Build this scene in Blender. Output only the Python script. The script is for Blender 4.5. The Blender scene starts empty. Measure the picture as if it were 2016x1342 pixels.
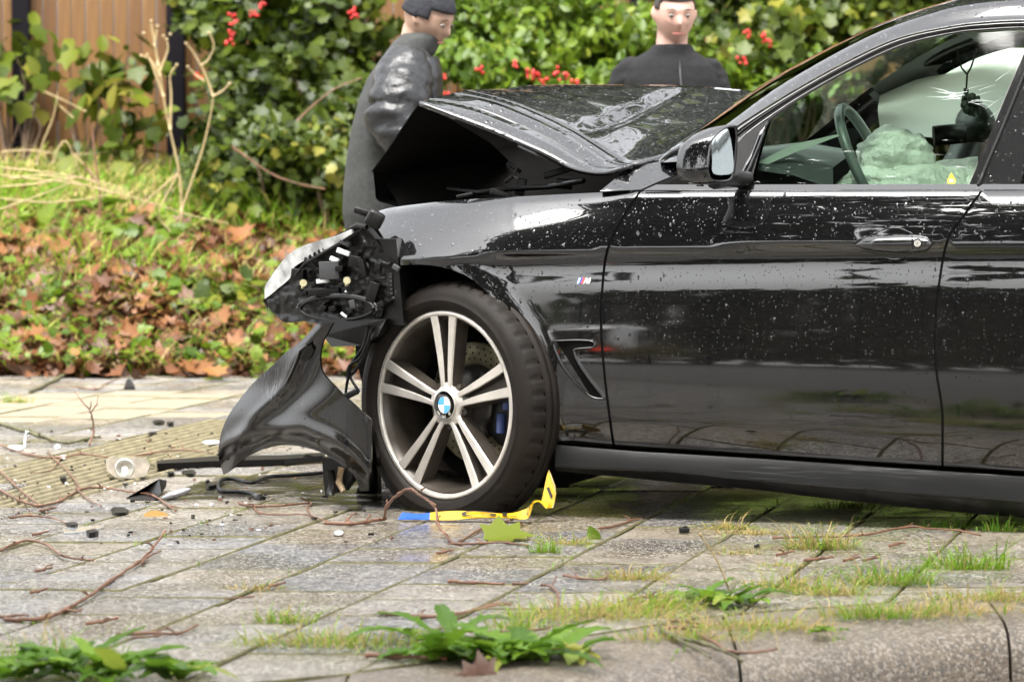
import bpy, bmesh, math, random
import numpy as np
from mathutils import Vector, Matrix, noise as mnoise
from mathutils.geometry import delaunay_2d_cdt

random.seed(7); RNG = np.random.default_rng(7)
SC = bpy.context.scene
COL = SC.collection
PI = math.pi

# ------------------------------------------------------------------ camera, sky, sun, exposure
F, HC, HOR = 7200.0, 1.02, 300.0
PITCH = math.atan((671 - HOR) / F)
cam = bpy.data.cameras.new('camera'); camo = bpy.data.objects.new('camera', cam); COL.objects.link(camo)
camo.location = (0, 0, HC); camo.rotation_euler = (PI / 2 - PITCH, 0, 0)
cam.sensor_width = 36; cam.sensor_fit = 'HORIZONTAL'; cam.lens = F * 36 / 2016
cam.clip_start = 0.1; cam.clip_end = 600
cam.dof.use_dof = True; cam.dof.focus_distance = 10.2; cam.dof.aperture_fstop = 5.8
SC.camera = camo

SUN_EL, SUN_AZ = math.radians(62), math.radians(200)
w = bpy.data.worlds.new('World'); SC.world = w; w.use_nodes = True
nt = w.node_tree; nt.nodes.clear()
sky = nt.nodes.new('ShaderNodeTexSky'); sky.sky_type = 'NISHITA'; sky.sun_disc = False
sky.sun_elevation = SUN_EL; sky.sun_rotation = SUN_AZ; sky.air_density = 1.0; sky.dust_density = 6.0; sky.ozone_density = 1.0
hs = nt.nodes.new('ShaderNodeHueSaturation'); hs.inputs['Saturation'].default_value = 0.12
bg = nt.nodes.new('ShaderNodeBackground'); bg.inputs['Strength'].default_value = 0.15
wo_ = nt.nodes.new('ShaderNodeOutputWorld')
nt.links.new(sky.outputs[0], hs.inputs['Color']); nt.links.new(hs.outputs[0], bg.inputs[0]); nt.links.new(bg.outputs[0], wo_.inputs[0])
sun = bpy.data.lights.new('sun', 'SUN'); sun.energy = 1.0; sun.angle = math.radians(50); sun.color = (1, .95, .86)
suno = bpy.data.objects.new('sun', sun); COL.objects.link(suno)
_sd = Vector((math.sin(SUN_AZ) * math.cos(SUN_EL), math.cos(SUN_AZ) * math.cos(SUN_EL), math.sin(SUN_EL)))
suno.rotation_euler = _sd.to_track_quat('Z', 'Y').to_euler(); suno.location = (0, -5, 20)
SC.view_settings.view_transform = 'Standard'; SC.view_settings.look = 'None'
SC.view_settings.exposure = 2.42; SC.view_settings.gamma = 1.0; SC.view_settings.use_curve_mapping = False
SC.render.engine = 'CYCLES'; SC.cycles.use_denoising = True
SC.cycles.max_bounces = 8; SC.cycles.transparent_max_bounces = 12; SC.cycles.caustics_reflective = False; SC.cycles.caustics_refractive = False
SC.cycles.sample_clamp_indirect = 6

# ------------------------------------------------------------------ pixel -> place helpers (pixels of the 2016 px photograph)
RM = Matrix.Rotation(PI / 2 - PITCH, 3, 'X'); CAMP = Vector((0, 0, HC))
def ray(px, py): return RM @ Vector(((px - 1008) / F, (671 - py) / F, -1))
def P(px, py, Y): r = ray(px, py); return CAMP + r * (Y / r.y)
def G(px, py, z=0.0): r = ray(px, py); return CAMP + r * ((z - HC) / r.z)
TH = math.radians(18)
NS = Vector((-math.sin(TH), -math.cos(TH), 0)); INW = -NS; FWD = Vector((-math.cos(TH), math.sin(TH), 0)); UP = Vector((0, 0, 1))
S0 = P(873, 797, 10.30)
def S(px, py, d=0.0):
    r = ray(px, py); p0 = S0 + INW * d
    return CAMP + r * ((p0 - CAMP).dot(NS) / r.dot(NS))

# ------------------------------------------------------------------ scene graph helpers
WO = {}
def thing(name, label, cat, loc=(0, 0, 0), group=None):
    o = bpy.data.objects.new(name, None); o.empty_display_size = .1; COL.objects.link(o); o.location = loc
    o['label'] = label; o['category'] = cat
    if group: o['group'] = group
    WO[o.name] = Vector(loc); return o
def tag(o, label=None, cat=None, group=None, kind=None):
    for k, v in (('label', label), ('category', cat), ('group', group), ('kind', kind)):
        if v: o[k] = v
    return o
def O(name, me, mat=None, parent=None):
    """link a mesh given in world coordinates as one object"""
    o = bpy.data.objects.new(name, me); COL.objects.link(o)
    if mat:
        for m in (mat if isinstance(mat, (list, tuple)) else [mat]): me.materials.append(m)
    if parent:
        o.parent = parent; o.location = -WO[parent.name]
    WO[o.name] = Vector((0, 0, 0)); return o
def T1(name, me, mat, label, cat, base, group=None):
    """a thing that is one mesh: verts recentred on its base"""
    b = Vector(base); me.transform(Matrix.Translation(-b)); o = O(name, me, mat); o.location = b; WO[o.name] = b
    return tag(o, label, cat, group)

class MB:
    def __init__(s): s.v = []; s.f = []; s.m = []; s.sm = []
    def add(s, vs, fs, mi=0, smooth=False):
        b = len(s.v); s.v += [tuple(v) for v in vs]
        for f in fs: s.f.append([i + b for i in f]); s.m.append(mi); s.sm.append(smooth)
        return s
    def box(s, c, sz, rot=None, mi=0, bev=0):
        c = Vector(c); h = [x / 2 for x in sz]; rot = rot or Matrix.Identity(3)
        if bev <= 0:
            vs = [c + rot @ Vector((sx * h[0], sy * h[1], sz_ * h[2])) for sx in (-1, 1) for sy in (-1, 1) for sz_ in (-1, 1)]
            return s.add(vs, [(0, 1, 3, 2), (4, 6, 7, 5), (0, 4, 5, 1), (2, 3, 7, 6), (0, 2, 6, 4), (1, 5, 7, 3)], mi)
        bm = bmesh.new(); bmesh.ops.create_cube(bm, size=1)
        for v in bm.verts: v.co = Vector((v.co.x * sz[0], v.co.y * sz[1], v.co.z * sz[2]))
        bmesh.ops.bevel(bm, geom=bm.edges[:], offset=bev, segments=2, affect='EDGES', profile=.6)
        bm.verts.index_update()
        s.add([c + rot @ v.co for v in bm.verts], [[v.index for v in f.verts] for f in bm.faces], mi, True); bm.free(); return s
    def grid(s, rows, mi=0, smooth=True, closed=False, flip=False):
        n = len(rows[0]); vs = [p for r in rows for p in r]; fs = []
        for i in range(len(rows) - 1):
            for j in range(n if closed else n - 1):
                k = (j + 1) % n; q = (i * n + j, i * n + k, (i + 1) * n + k, (i + 1) * n + j)
                fs.append(q[::-1] if flip else q)
        return s.add(vs, fs, mi, smooth)
    def tube(s, path, rad, n=6, mi=0, cap=True):
        path = [Vector(p) for p in path]; m = len(path)
        if not isinstance(rad, (list, tuple)): rad = [rad] * m
        rows = []; up = Vector((.123, .2, 1)).normalized()
        for i, p in enumerate(path):
            t = (path[min(i + 1, m - 1)] - path[max(i - 1, 0)])
            t = t.normalized() if t.length > 1e-9 else Vector((1, 0, 0))
            a = t.cross(up)
            if a.length < .05: a = t.cross(Vector((1, 0, 0)))
            a.normalize(); b = t.cross(a)
            rows.append([p + (a * math.cos(k * 2 * PI / n) + b * math.sin(k * 2 * PI / n)) * rad[i] for k in range(n)])
        s.grid(rows, mi, True, True)
        if cap:
            b = len(s.v) - m * n
            s.f.append(list(range(b, b + n))); s.f.append(list(range(b + (m - 1) * n, b + m * n))[::-1]); s.m += [mi, mi]; s.sm += [False, False]
        return s
    def prism(s, poly, vec, mi=0, smooth=False):
        n = len(poly); vec = Vector(vec); a = [Vector(p) for p in poly]; b = [p + vec for p in a]
        fs = [list(range(n)), list(range(n, 2 * n))[::-1]] + [(i, n + i, n + (i + 1) % n, (i + 1) % n) for i in range(n)]
        return s.add(a + b, fs, mi, smooth)
    def sphere(s, c, r, nu=10, nv=6, mi=0):
        c = Vector(c); r = r if isinstance(r, (tuple, list)) else (r, r, r); rows = []
        for i in range(nv + 1):
            t = PI * (.02 + .96 * i / nv)
            rows.append([c + Vector((r[0] * math.sin(t) * math.cos(2 * PI * j / nu), r[1] * math.sin(t) * math.sin(2 * PI * j / nu), r[2] * math.cos(t))) for j in range(nu)])
        return s.grid(rows, mi, True, True)
    def mesh(s, name):
        me = bpy.data.meshes.new(name); me.from_pydata(s.v, [], s.f)
        me.polygons.foreach_set('material_index', s.m); me.polygons.foreach_set('use_smooth', s.sm); me.update(); return me
    def build(s, name, mat, parent=None): return O(name, s.mesh(name), mat, parent)

def pch(pts):
    """monotone cubic through (x, y) points"""
    x = np.array([p[0] for p in pts], float); y = np.array([p[1] for p in pts], float)
    h = np.diff(x); dl = np.diff(y) / h; m = np.zeros(len(x)); m[0] = dl[0]; m[-1] = dl[-1]
    for i in range(1, len(x) - 1):
        if dl[i - 1] * dl[i] > 0:
            w1 = 2 * h[i] + h[i - 1]; w2 = h[i] + 2 * h[i - 1]; m[i] = (w1 + w2) / (w1 / dl[i - 1] + w2 / dl[i])
    def f(q):
        if q <= x[0]: return float(y[0] + m[0] * (q - x[0]) * 0)
        if q >= x[-1]: return float(y[-1])
        i = int(np.searchsorted(x, q, side='right') - 1); t = (q - x[i]) / h[i]
        return float((2*t**3-3*t*t+1)*y[i] + (t**3-2*t*t+t)*h[i]*m[i] + (-2*t**3+3*t*t)*y[i+1] + (t**3-t*t)*h[i]*m[i+1])
    return f
def lin(pts):
    xs = [p[0] for p in pts]; ys = [p[1] for p in pts]
    return lambda q: float(np.interp(q, xs, ys))
def spl(pts, closed=True, n=6):
    """Catmull-Rom through the points; a third value marks a sharp corner"""
    m = len(pts); V = [Vector((p[0], p[1])) for p in pts]; sh = [len(p) > 2 and p[2] for p in pts]; out = []
    for i in range(m if closed else m - 1):
        p1, p2 = V[i], V[(i + 1) % m]
        p0 = V[i - 1] if (closed or i > 0) and not sh[i] else p1 * 2 - p2
        j = (i + 1) % m
        p3 = V[(i + 2) % m] if (closed or i + 2 < m) and not sh[j] else p2 * 2 - p1
        for k in range(n):
            t = k / n
            out.append(.5 * (2*p1 + (p2-p0)*t + (2*p0-5*p1+4*p2-p3)*t*t + (3*p1-p0-3*p2+p3)*t**3))
    if not closed: out.append(V[-1])
    return [(v.x, v.y) for v in out]
def inside(poly, q):
    x, y = q[:, 0], q[:, 1]; r = np.zeros(len(q), bool); n = len(poly); j = n - 1
    for i in range(n):
        xi, yi = poly[i]; xj, yj = poly[j]
        c = (yi > y) != (yj > y)
        with np.errstate(divide='ignore', invalid='ignore'):
            xx = (xj - xi) * (y - yi) / (yj - yi + 1e-12) + xi
        r ^= c & (x < xx); j = i
    return r
def pdist(poly, q, closed=True):
    a = np.array(poly); b = np.roll(a, -1, 0)
    if not closed: a, b = a[:-1], b[:-1]
    d = np.full(len(q), 1e9)
    for p, r in zip(a, b):
        v = r - p; L = (v @ v) + 1e-12; t = np.clip(((q - p) @ v) / L, 0, 1); d = np.minimum(d, np.linalg.norm(q - p - t[:, None] * v, axis=1))
    return d
def patch(name, outline, pos, mat, parent, step=14, rim=.02, n=6, dense=True, rimdir=None):
    """curved sheet over an outline; pos(px, py) gives its point in space; the edge is returned inwards by rim"""
    ol = spl(outline, True, n) if dense else [(p[0], p[1]) for p in outline]
    a = np.array(ol); lo, hi = a.min(0), a.max(0)
    gx, gy = np.meshgrid(np.arange(lo[0] + step / 2, hi[0], step), np.arange(lo[1] + step / 2, hi[1], step))
    gx = gx + (np.arange(gx.shape[0]) % 2)[:, None] * step * .5
    q = np.stack([gx.ravel(), gy.ravel()], 1)
    q = q[inside(ol, q)]
    if len(q): q = q[pdist(ol, q) > step * .45]
    vs2 = [Vector(p) for p in ol] + [Vector(p) for p in q]
    vo, _, fo = delaunay_2d_cdt(vs2, [], [list(range(len(ol)))], 1, 1e-4)[:3]
    e = 2.0; V = []; N = []
    for p in vo:
        x, y = p; c = pos(x, y); V.append(c)
        nn = (pos(x + e, y) - pos(x - e, y)).cross(pos(x, y + e) - pos(x, y - e))
        if nn.length < 1e-12: nn = NS.copy()
        nn.normalize()
        if nn.dot(c - CAMP) > 0: nn = -nn
        N.append(nn)
    faces = []
    for f in fo:
        f = list(f); c = (V[f[1]] - V[f[0]]).cross(V[f[2]] - V[f[0]])
        if c.dot(N[f[0]]) < 0: f = f[::-1]
        faces.append(f)
    if rim:
        b = len(V); m = len(ol)
        for i in range(m):
            x, y = ol[i]; c = pos(x, y); dirv = rimdir if rimdir else -N[0] * 0 + INW
            V.append(c); V.append(c + dirv * rim)
            t = pos(*ol[(i + 1) % m]) - pos(*ol[i - 1]); nn = t.cross(dirv)
            if nn.length < 1e-9: nn = NS.copy()
            N += [nn.normalized()] * 2
        cen = sum((pos(*p) for p in ol[::4]), Vector()) / len(ol[::4])
        for i in range(m):
            k = (i + 1) % m; q4 = [b + 2*i, b + 2*k, b + 2*k + 1, b + 2*i + 1]
            faces.append(q4)
        for i in range(m):
            for jj in (0, 1):
                if N[b + 2*i + jj].dot(V[b + 2*i] - cen) < 0: N[b + 2*i + jj] = -N[b + 2*i + jj]
    me = bpy.data.meshes.new(name); me.from_pydata([tuple(v) for v in V], [], faces)
    me.polygons.foreach_set('use_smooth', [True] * len(me.polygons)); me.update()
    me.normals_split_custom_set_from_vertices([tuple(x) for x in N])
    return O(name, me, mat, parent)

# ------------------------------------------------------------------ materials
def N_(t, k, **kw):
    n = t.nodes.new(k)
    for a, b in kw.items():
        if a in n.inputs.keys(): n.inputs[a].default_value = b
        else: setattr(n, a, b)
    return n
def newmat(name):
    m = bpy.data.materials.new(name); m.use_nodes = True; t = m.node_tree; return m, t, t.nodes['Principled BSDF'], t.nodes['Material Output']
def rgba(c): return (c[0], c[1], c[2], 1)
def ramp(t, src, stops):
    r = N_(t, 'ShaderNodeValToRGB'); el = r.color_ramp.elements
    while len(el) < len(stops): el.new(.5)
    for e, (p, c) in zip(el, stops): e.position = p; e.color = rgba(c) if len(c) == 3 else c
    t.links.new(src, r.inputs[0]); return r.outputs[0]
def texco(t, scale=(1, 1, 1), rot=(0, 0, 0), kind='Object'):
    c = N_(t, 'ShaderNodeTexCoord'); mp = N_(t, 'ShaderNodeMapping'); mp.inputs['Scale'].default_value = scale; mp.inputs['Rotation'].default_value = rot
    t.links.new(c.outputs[kind], mp.inputs[0]); return mp.outputs[0]
def noise(t, co, scale, detail=4, rough=.55):
    n = N_(t, 'ShaderNodeTexNoise'); n.inputs['Scale'].default_value = scale; n.inputs['Detail'].default_value = detail; n.inputs['Roughness'].default_value = rough
    t.links.new(co, n.inputs['Vector']); return n.outputs[0]
def mixc(t, f, a, b):
    m = N_(t, 'ShaderNodeMix', data_type='RGBA')
    for s, v in ((m.inputs[0], f), (m.inputs[6], a), (m.inputs[7], b)):
        if hasattr(v, 'is_linked'): t.links.new(v, s)
        else: s.default_value = v if not isinstance(v, tuple) else rgba(v)
    return m.outputs[2]
def math_(t, op, a, b=0.0, c=0.0):
    m = N_(t, 'ShaderNodeMath', operation=op)
    for s, v in zip(m.inputs, (a, b, c)):
        if hasattr(v, 'is_linked'): t.links.new(v, s)
        else: s.default_value = v
    return m.outputs[0]
def bump(t, b, h, strength=.3, dist=.01):
    n = N_(t, 'ShaderNodeBump'); n.inputs['Strength'].default_value = strength; n.inputs['Distance'].default_value = dist
    t.links.new(h, n.inputs['Height']); t.links.new(n.outputs[0], b.inputs['Normal']); return n
def mat(name, col, rough=.5, metal=0., spec=.5, var=0., vs=8., bmp=0., bs=60., coat=0., bd=.004):
    m, t, b, o = newmat(name)
    b.inputs['Base Color'].default_value = rgba(col); b.inputs['Roughness'].default_value = rough; b.inputs['Metallic'].default_value = metal
    b.inputs['Specular IOR Level'].default_value = spec; b.inputs['Coat Weight'].default_value = coat
    if var or bmp: co = texco(t)
    if var:
        n = noise(t, co, vs)
        t.links.new(ramp(t, n, [(.3, tuple(c * (1 - var) for c in col)), (.7, tuple(min(1, c * (1 + var)) for c in col))]), b.inputs['Base Color'])
    if bmp: bump(t, b, noise(t, co, bs, 3), bmp, bd)
    return m

def drops(t, co, scale, keep, rad):
    """height of separate water beads"""
    v = N_(t, 'ShaderNodeTexVoronoi', feature='F1'); v.inputs['Scale'].default_value = scale; t.links.new(co, v.inputs['Vector'])
    sp = N_(t, 'ShaderNodeSeparateColor'); t.links.new(v.outputs['Color'], sp.inputs[0])
    r = math_(t, 'MULTIPLY', sp.outputs[1], rad)
    h = math_(t, 'SUBTRACT', r, v.outputs['Distance']); h = math_(t, 'MAXIMUM', h, 0.0)
    k = math_(t, 'LESS_THAN', sp.outputs[0], keep)
    return math_(t, 'MULTIPLY', h, k)

def paint_mat(name, dens=.35, dirt=True, big=1.0):
    m, t, b, o = newmat(name)
    co = texco(t)
    b.inputs['Roughness'].default_value = .3; b.inputs['Specular IOR Level'].default_value = .08
    b.inputs['Coat Weight'].default_value = 1; b.inputs['Coat Roughness'].default_value = .025; b.inputs['Coat IOR'].default_value = 1.78
    g = N_(t, 'ShaderNodeNewGeometry'); sx = N_(t, 'ShaderNodeSeparateXYZ'); t.links.new(g.outputs['Position'], sx.inputs[0])
    if dirt:
        low = math_(t, 'SUBTRACT', .75, sx.outputs[2]); low = math_(t, 'MULTIPLY', low, 1.6); low.node.use_clamp = True
        nz = noise(t, co, 5, 5); st = noise(t, texco(t, (60, 60, 1.2)), 1.0, 3)
        stm = ramp(t, st, [(.33, (0, 0, 0)), (.42, (1, 1, 1))])
        f = math_(t, 'MULTIPLY', low, nz); f = math_(t, 'MULTIPLY', f, stm)
        t.links.new(mixc(t, f, (.0035, .0035, .004), (.016, .013, .009)), b.inputs['Base Color'])
        t.links.new(math_(t, 'MULTIPLY_ADD', f, .10, .015), b.inputs['Coat Roughness'])
    else: b.inputs['Base Color'].default_value = (.0035, .0035, .004, 1)
    sn = N_(t, 'ShaderNodeSeparateXYZ'); t.links.new(g.outputs['Normal'], sn.inputs[0])
    h1 = drops(t, co, 230 / big, dens, .45); h2 = drops(t, texco(t, (1, 1, .55), (0, .5, 0)), 95 / big, dens * .8, .42)
    hh = math_(t, 'ADD', math_(t, 'MULTIPLY', h1, .4), h2)
    nb = noise(t, co, 9, 2)
    msk = math_(t, 'MULTIPLY_ADD', math_(t, 'MAXIMUM', sn.outputs[2], 0.0), 1.6, .05); msk.node.use_clamp = True
    hh = math_(t, 'MULTIPLY', hh, msk)
    n = N_(t, 'ShaderNodeBump'); n.inputs['Strength'].default_value = 1.0; n.inputs['Distance'].default_value = .008 * big; t.links.new(hh, n.inputs['Height'])
    t.links.new(n.outputs[0], b.inputs['Normal']); t.links.new(n.outputs[0], b.inputs['Coat Normal'])
    return m

def leaf_mat(name, stops, rough=.33, trans=.35, spec=.22):
    """leaves: each leaf its own tint, a little light through the blade"""
    m, t, b, o = newmat(name)
    at = N_(t, 'ShaderNodeAttribute', attribute_name='tint'); c = ramp(t, at.outputs['Fac'], stops)
    nz = noise(t, texco(t), 55, 3); c = mixc(t, math_(t, 'MULTIPLY', nz, .45), c, mixc(t, .55, c, (.05, .03, .01)))
    t.links.new(c, b.inputs['Base Color']); b.inputs['Roughness'].default_value = rough; b.inputs['Specular IOR Level'].default_value = spec
    tr = N_(t, 'ShaderNodeBsdfTranslucent'); t.links.new(c, tr.inputs[0]); mx = N_(t, 'ShaderNodeMixShader'); mx.inputs[0].default_value = trans
    t.links.new(b.outputs[0], mx.inputs[1]); t.links.new(tr.outputs[0], mx.inputs[2]); t.links.new(mx.outputs[0], o.inputs[0])
    return m

def glass_mat(name, tint, wet=True):
    m, t, b, o = newmat(name); t.nodes.remove(b)
    tp = N_(t, 'ShaderNodeBsdfTransparent'); tp.inputs[0].default_value = rgba(tint)
    gl = N_(t, 'ShaderNodeBsdfGlossy'); gl.inputs['Roughness'].default_value = .03
    fr = N_(t, 'ShaderNodeFresnel'); fr.inputs['IOR'].default_value = 1.46
    mx = N_(t, 'ShaderNodeMixShader'); t.links.new(fr.outputs[0], mx.inputs[0]); t.links.new(tp.outputs[0], mx.inputs[1]); t.links.new(gl.outputs[0], mx.inputs[2])
    last = mx.outputs[0]
    if wet:
        co = texco(t); hh = drops(t, co, 120, .07, .4); n = N_(t, 'ShaderNodeBump'); n.inputs['Strength'].default_value = 1; n.inputs['Distance'].default_value = .006
        t.links.new(hh, n.inputs['Height']); t.links.new(n.outputs[0], gl.inputs['Normal']); t.links.new(n.outputs[0], fr.inputs['Normal'])
        # rain run-off: short streaks of whitish water lying along the pane, thick near the sill
        st = noise(t, texco(t, (9, 9, 85)), 1.0, 5, .7); g = N_(t, 'ShaderNodeNewGeometry'); sx = N_(t, 'ShaderNodeSeparateXYZ'); t.links.new(g.outputs['Position'], sx.inputs[0])
        band = ramp(t, math_(t, 'MULTIPLY_ADD', sx.outputs[2], 3.2, -3.0), [(0, (.9, .9, .9)), (.3, (.75, .75, .75)), (.62, (.0, .0, .0))])
        thr = math_(t, 'SUBTRACT', .75, math_(t, 'MULTIPLY', band, .155))
        f = math_(t, 'MULTIPLY', math_(t, 'SUBTRACT', st, thr), 9.0); f.node.use_clamp = True
        f = math_(t, 'MULTIPLY', f, .75)
        df = N_(t, 'ShaderNodeBsdfDiffuse'); df.inputs[0].default_value = (.75, .8, .78, 1)
        m2 = N_(t, 'ShaderNodeMixShader'); t.links.new(f, m2.inputs[0]); t.links.new(last, m2.inputs[1]); t.links.new(df.outputs[0], m2.inputs[2]); last = m2.outputs[0]
    t.links.new(last, o.inputs[0]); return m

M = {}
M['paint'] = paint_mat('black_car_paint', .24)
M['paint_wet'] = paint_mat('black_car_paint_beaded', .55, False)
M['gloss'] = mat('gloss_black_trim', (.004, .004, .004), .08, coat=1)
M['paint_bonnet'] = paint_mat('black_bonnet_paint_rain_beaded', .9, False, 1.7)
M['plastic'] = mat('black_plastic', (.005, .0046, .0042), .38, spec=.28, var=.3, vs=20)
M['dark'] = mat('dark_underside', (.005, .0045, .004), .9, spec=.08, var=.3)
M['rubber_seal'] = mat('rubber_seal', (.004, .004, .004), .5, spec=.25)
M['grey_box'] = mat('grey_plastic', (.06, .06, .062), .4, spec=.3)
M['white_tag'] = mat('white_plastic', (.75, .76, .76), .4)
M['cream'] = mat('cream_screw', (.55, .5, .3), .35)
M['glass'] = glass_mat('wet_tinted_glass', (.74, .89, .78))
M['screen'] = glass_mat('windscreen_glass', (.92, .97, .93), False)
M['mirror'] = mat('mirror_glass', (.80, .88, .88), .04, metal=1)
M['cloth_pale'] = mat('airbag_cloth', (.74, .75, .68), .8, var=.08, vs=9, bmp=.8, bs=22, bd=.03)
M['lining'] = mat('pale_lining', (.55, .60, .54), .8)
M['seat'] = mat('dark_leather', (.02, .022, .022), .4)
M['dash'] = mat('dash_plastic', (.05, .055, .055), .45)

# ------------------------------------------------------------------ ground materials
def slab_mat(name, cols, wetness, gritf=.5, gsc=160):
    m, t, b, o = newmat(name)
    co = texco(t); oi = N_(t, 'ShaderNodeObjectInfo'); at = N_(t, 'ShaderNodeAttribute', attribute_name='tint')
    rnd = math_(t, 'FRACT', math_(t, 'ADD', oi.outputs['Random'], at.outputs['Fac']))
    g = N_(t, 'ShaderNodeNewGeometry'); sx = N_(t, 'ShaderNodeSeparateXYZ'); t.links.new(g.outputs['Position'], sx.inputs[0])
    base = ramp(t, rnd, cols)
    big = noise(t, g.outputs['Position'], 1.7, 4)
    big = math_(t, 'ADD', big, math_(t, 'MULTIPLY', sx.outputs[0], .10))
    base = mixc(t, ramp(t, big, [(.42, (0, 0, 0)), (.68, (.55, .55, .55))]), base, (.15, .108, .058))      # sandy silt washed over them
    grit = N_(t, 'ShaderNodeTexVoronoi', feature='F1'); grit.inputs['Scale'].default_value = gsc; t.links.new(g.outputs['Position'], grit.inputs['Vector'])
    sp = N_(t, 'ShaderNodeSeparateColor'); t.links.new(grit.outputs['Color'], sp.inputs[0])
    base = mixc(t, math_(t, 'MULTIPLY', math_(t, 'GREATER_THAN', sp.outputs[0], .74), gritf), base, (.55, .52, .46))
    base = mixc(t, math_(t, 'MULTIPLY', math_(t, 'LESS_THAN', sp.outputs[0], .28), .65), base, (.03, .028, .024))
    stain = noise(t, g.outputs['Position'], 6, 5, .65)
    base = mixc(t, ramp(t, stain, [(.52, (0, 0, 0)), (.80, (.55, .55, .55))]), base, (.06, .050, .034))
    t.links.new(base, b.inputs['Base Color'])
    wet = noise(t, g.outputs['Position'], 2.6, 3)
    t.links.new(ramp(t, wet, [(.38, (wetness, ) * 3), (.66, (wetness + .34, ) * 3)]), b.inputs['Roughness'])
    b.inputs['Specular IOR Level'].default_value = .75
    h = math_(t, 'MULTIPLY_ADD', grit.outputs['Distance'], -.6, noise(t, g.outputs['Position'], 45, 4))
    bump(t, b, h, .6, .005); return m
M['slab'] = slab_mat('wet_concrete_slab', [(0, (0.1428, 0.1276, 0.1083)), (.22, (0.2016, 0.1729, 0.1375)), (.4, (0.08815, 0.08887, 0.09832)), (.55, (0.1595, 0.1523, 0.15)), (.7, (0.07138, 0.07244, 0.0808)), (.85, (0.1806, 0.1482, 0.1042)), (1, (0.126, 0.1235, 0.1291))], .10)
M['slab_white'] = mat('cream_slab', (0.2196, 0.1925, 0.1403), .45, var=.25, vs=12, bmp=.3, bs=120)
M['rib'] = mat('cream_rib', (0.2246, 0.1938, 0.1184), .42, var=.35, vs=15, bmp=.3, bs=120)
M['joint'] = mat('mossy_joint', (0.09, 0.0805, 0.0308), .9, var=.6, vs=14, bmp=.6, bs=80)
M['kerb'] = slab_mat('kerb_concrete', [(0, (0.09479, 0.06908, 0.04618)), (.5, (0.1059, 0.07675, 0.05079)), (1, (0.08643, 0.06396, 0.04387))], .42, .2, 170)
M['valley'] = mat('silted_groove', (0.021, 0.0216, 0.0132), .6, var=.4, vs=12)
M['road'] = mat('wet_asphalt', (.055, .045, .036), .35, var=.4, vs=30, bmp=.6, bs=180)
M['soil'] = mat('dark_soil', (.04, .025, .014), .9, var=.5, vs=6, bmp=.8, bs=30, bd=.03)

# ------------------------------------------------------------------ ground
def fbm(x, y, s=1.0): return mnoise.fractal((x * s, y * s, 3.3), 1.0, 2.0, 3)
KIN = lin([(-40, 5.9), (-12, 6.1), (-3, 6.3), (-1.04, 6.72), (-.5, 6.98), (-.1, 7.34), (.19, 7.74), (.45, 8.04), (1.19, 8.47), (2.2, 8.8), (4, 8.9), (40, 9.0)])
KOUT = lin([(-40, 5.4), (-12, 5.6), (-3, 5.7), (-1.04, 6.2), (-.3, 6.6), (.19, 7.08), (.45, 7.33), (.73, 7.62), (1.11, 7.93), (2.2, 8.3), (4, 8.4), (40, 8.5)])
YEND = 16.7
b = MB(); b.grid([[(-200, y, -.13), (200, y, -.13)] for y in (-200, 200)], smooth=False)
tag(b.build('road', M['road']), kind='structure')
xs = list(np.arange(-14, 14.01, .25))
b = MB(); b.grid([[(x, KIN(x) - .04 + (YEND + .3 - KIN(x)) * t, -.013) for x in xs] for t in (0, .25, .5, .75, 1)])
pave = b.build('pavement', M['joint']); tag(pave, kind='structure')
def bank_z(x, y):
    t = max(0, min(1, (y - YEND) / 4.4)); z = .98 * (t ** .92)
    return z + (0.06 * fbm(x, y, .8) * min(1, (y - YEND) * 1.2)) - .0
ys = list(np.arange(YEND, 22, .2)) + [24, 30, 60, 150]
xb = [-120, -60, -30, -14] + list(np.arange(-10, 10.01, .25)) + [14, 30, 60, 120]
b = MB(); b.grid([[(x, y, bank_z(x, y) - (.03 if y == YEND else 0)) for x in xb] for y in ys])
bank = b.build('verge_bank', M['soil']); tag(bank, kind='structure')

# paving slabs: 0.3 m, joints running away to the right, rows nearly parallel with the picture
SL = .2985; CA = .228; RA = -.045
def cell(i, j):
    """lower left corner of slab i, j in the ground plane (half-bond: every other column is shifted half a slab)"""
    y0 = 6.42 + j * SL + (SL * .5 if i % 2 else 0)
    x0 = -1.028 + CA * (y0 - 9.28) + i * SL
    return Vector((x0, y0 + RA * (i * SL), 0))
ex = Vector((SL, RA * SL, 0)); ey = Vector((CA * SL, SL, 0))
def slab_poly(g=.0030):
    u, v = ex.normalized(), ey.normalized(); c = (ex + ey) / 2
    return [Vector(p) - c for p in (u * g + v * .0018, ex - u * g + v * .0018, ex + ey - u * g - v * .0018, ey + u * g - v * .0018)]
def chamfer_mesh(name, poly, h=.05, ch=.004, top=0.0):
    m_ = MB(); n = len(poly); c = sum(poly, Vector()) / n
    ins = [p + (c - p).normalized() * ch * 1.5 for p in poly]
    rows = [[p + UP * (top - h) for p in poly], [p + UP * (top - ch) for p in poly], [p + UP * top for p in ins]]
    m_.grid(rows, 1, False, True); m_.f.append([2 * n + k for k in range(n)]); m_.m.append(0); m_.sm.append(False)
    me = m_.mesh(name); return me
def tinted(me, v):
    a = me.attributes.new('tint', 'FLOAT', 'POINT'); a.data.foreach_set('value', np.full(len(me.vertices), v, np.float32) if np.isscalar(v) else np.asarray(v, np.float32)); return me
SLAB_ME = tinted(chamfer_mesh('slab', slab_poly()), 0.0); SLAB_ME.materials.append(M['slab']); SLAB_ME.materials.append(M['joint'])
SLABW_ME = tinted(chamfer_mesh('slab_white', slab_poly()), 0.0); SLABW_ME.materials.append(M['slab_white']); SLABW_ME.materials.append(M['joint'])
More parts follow.
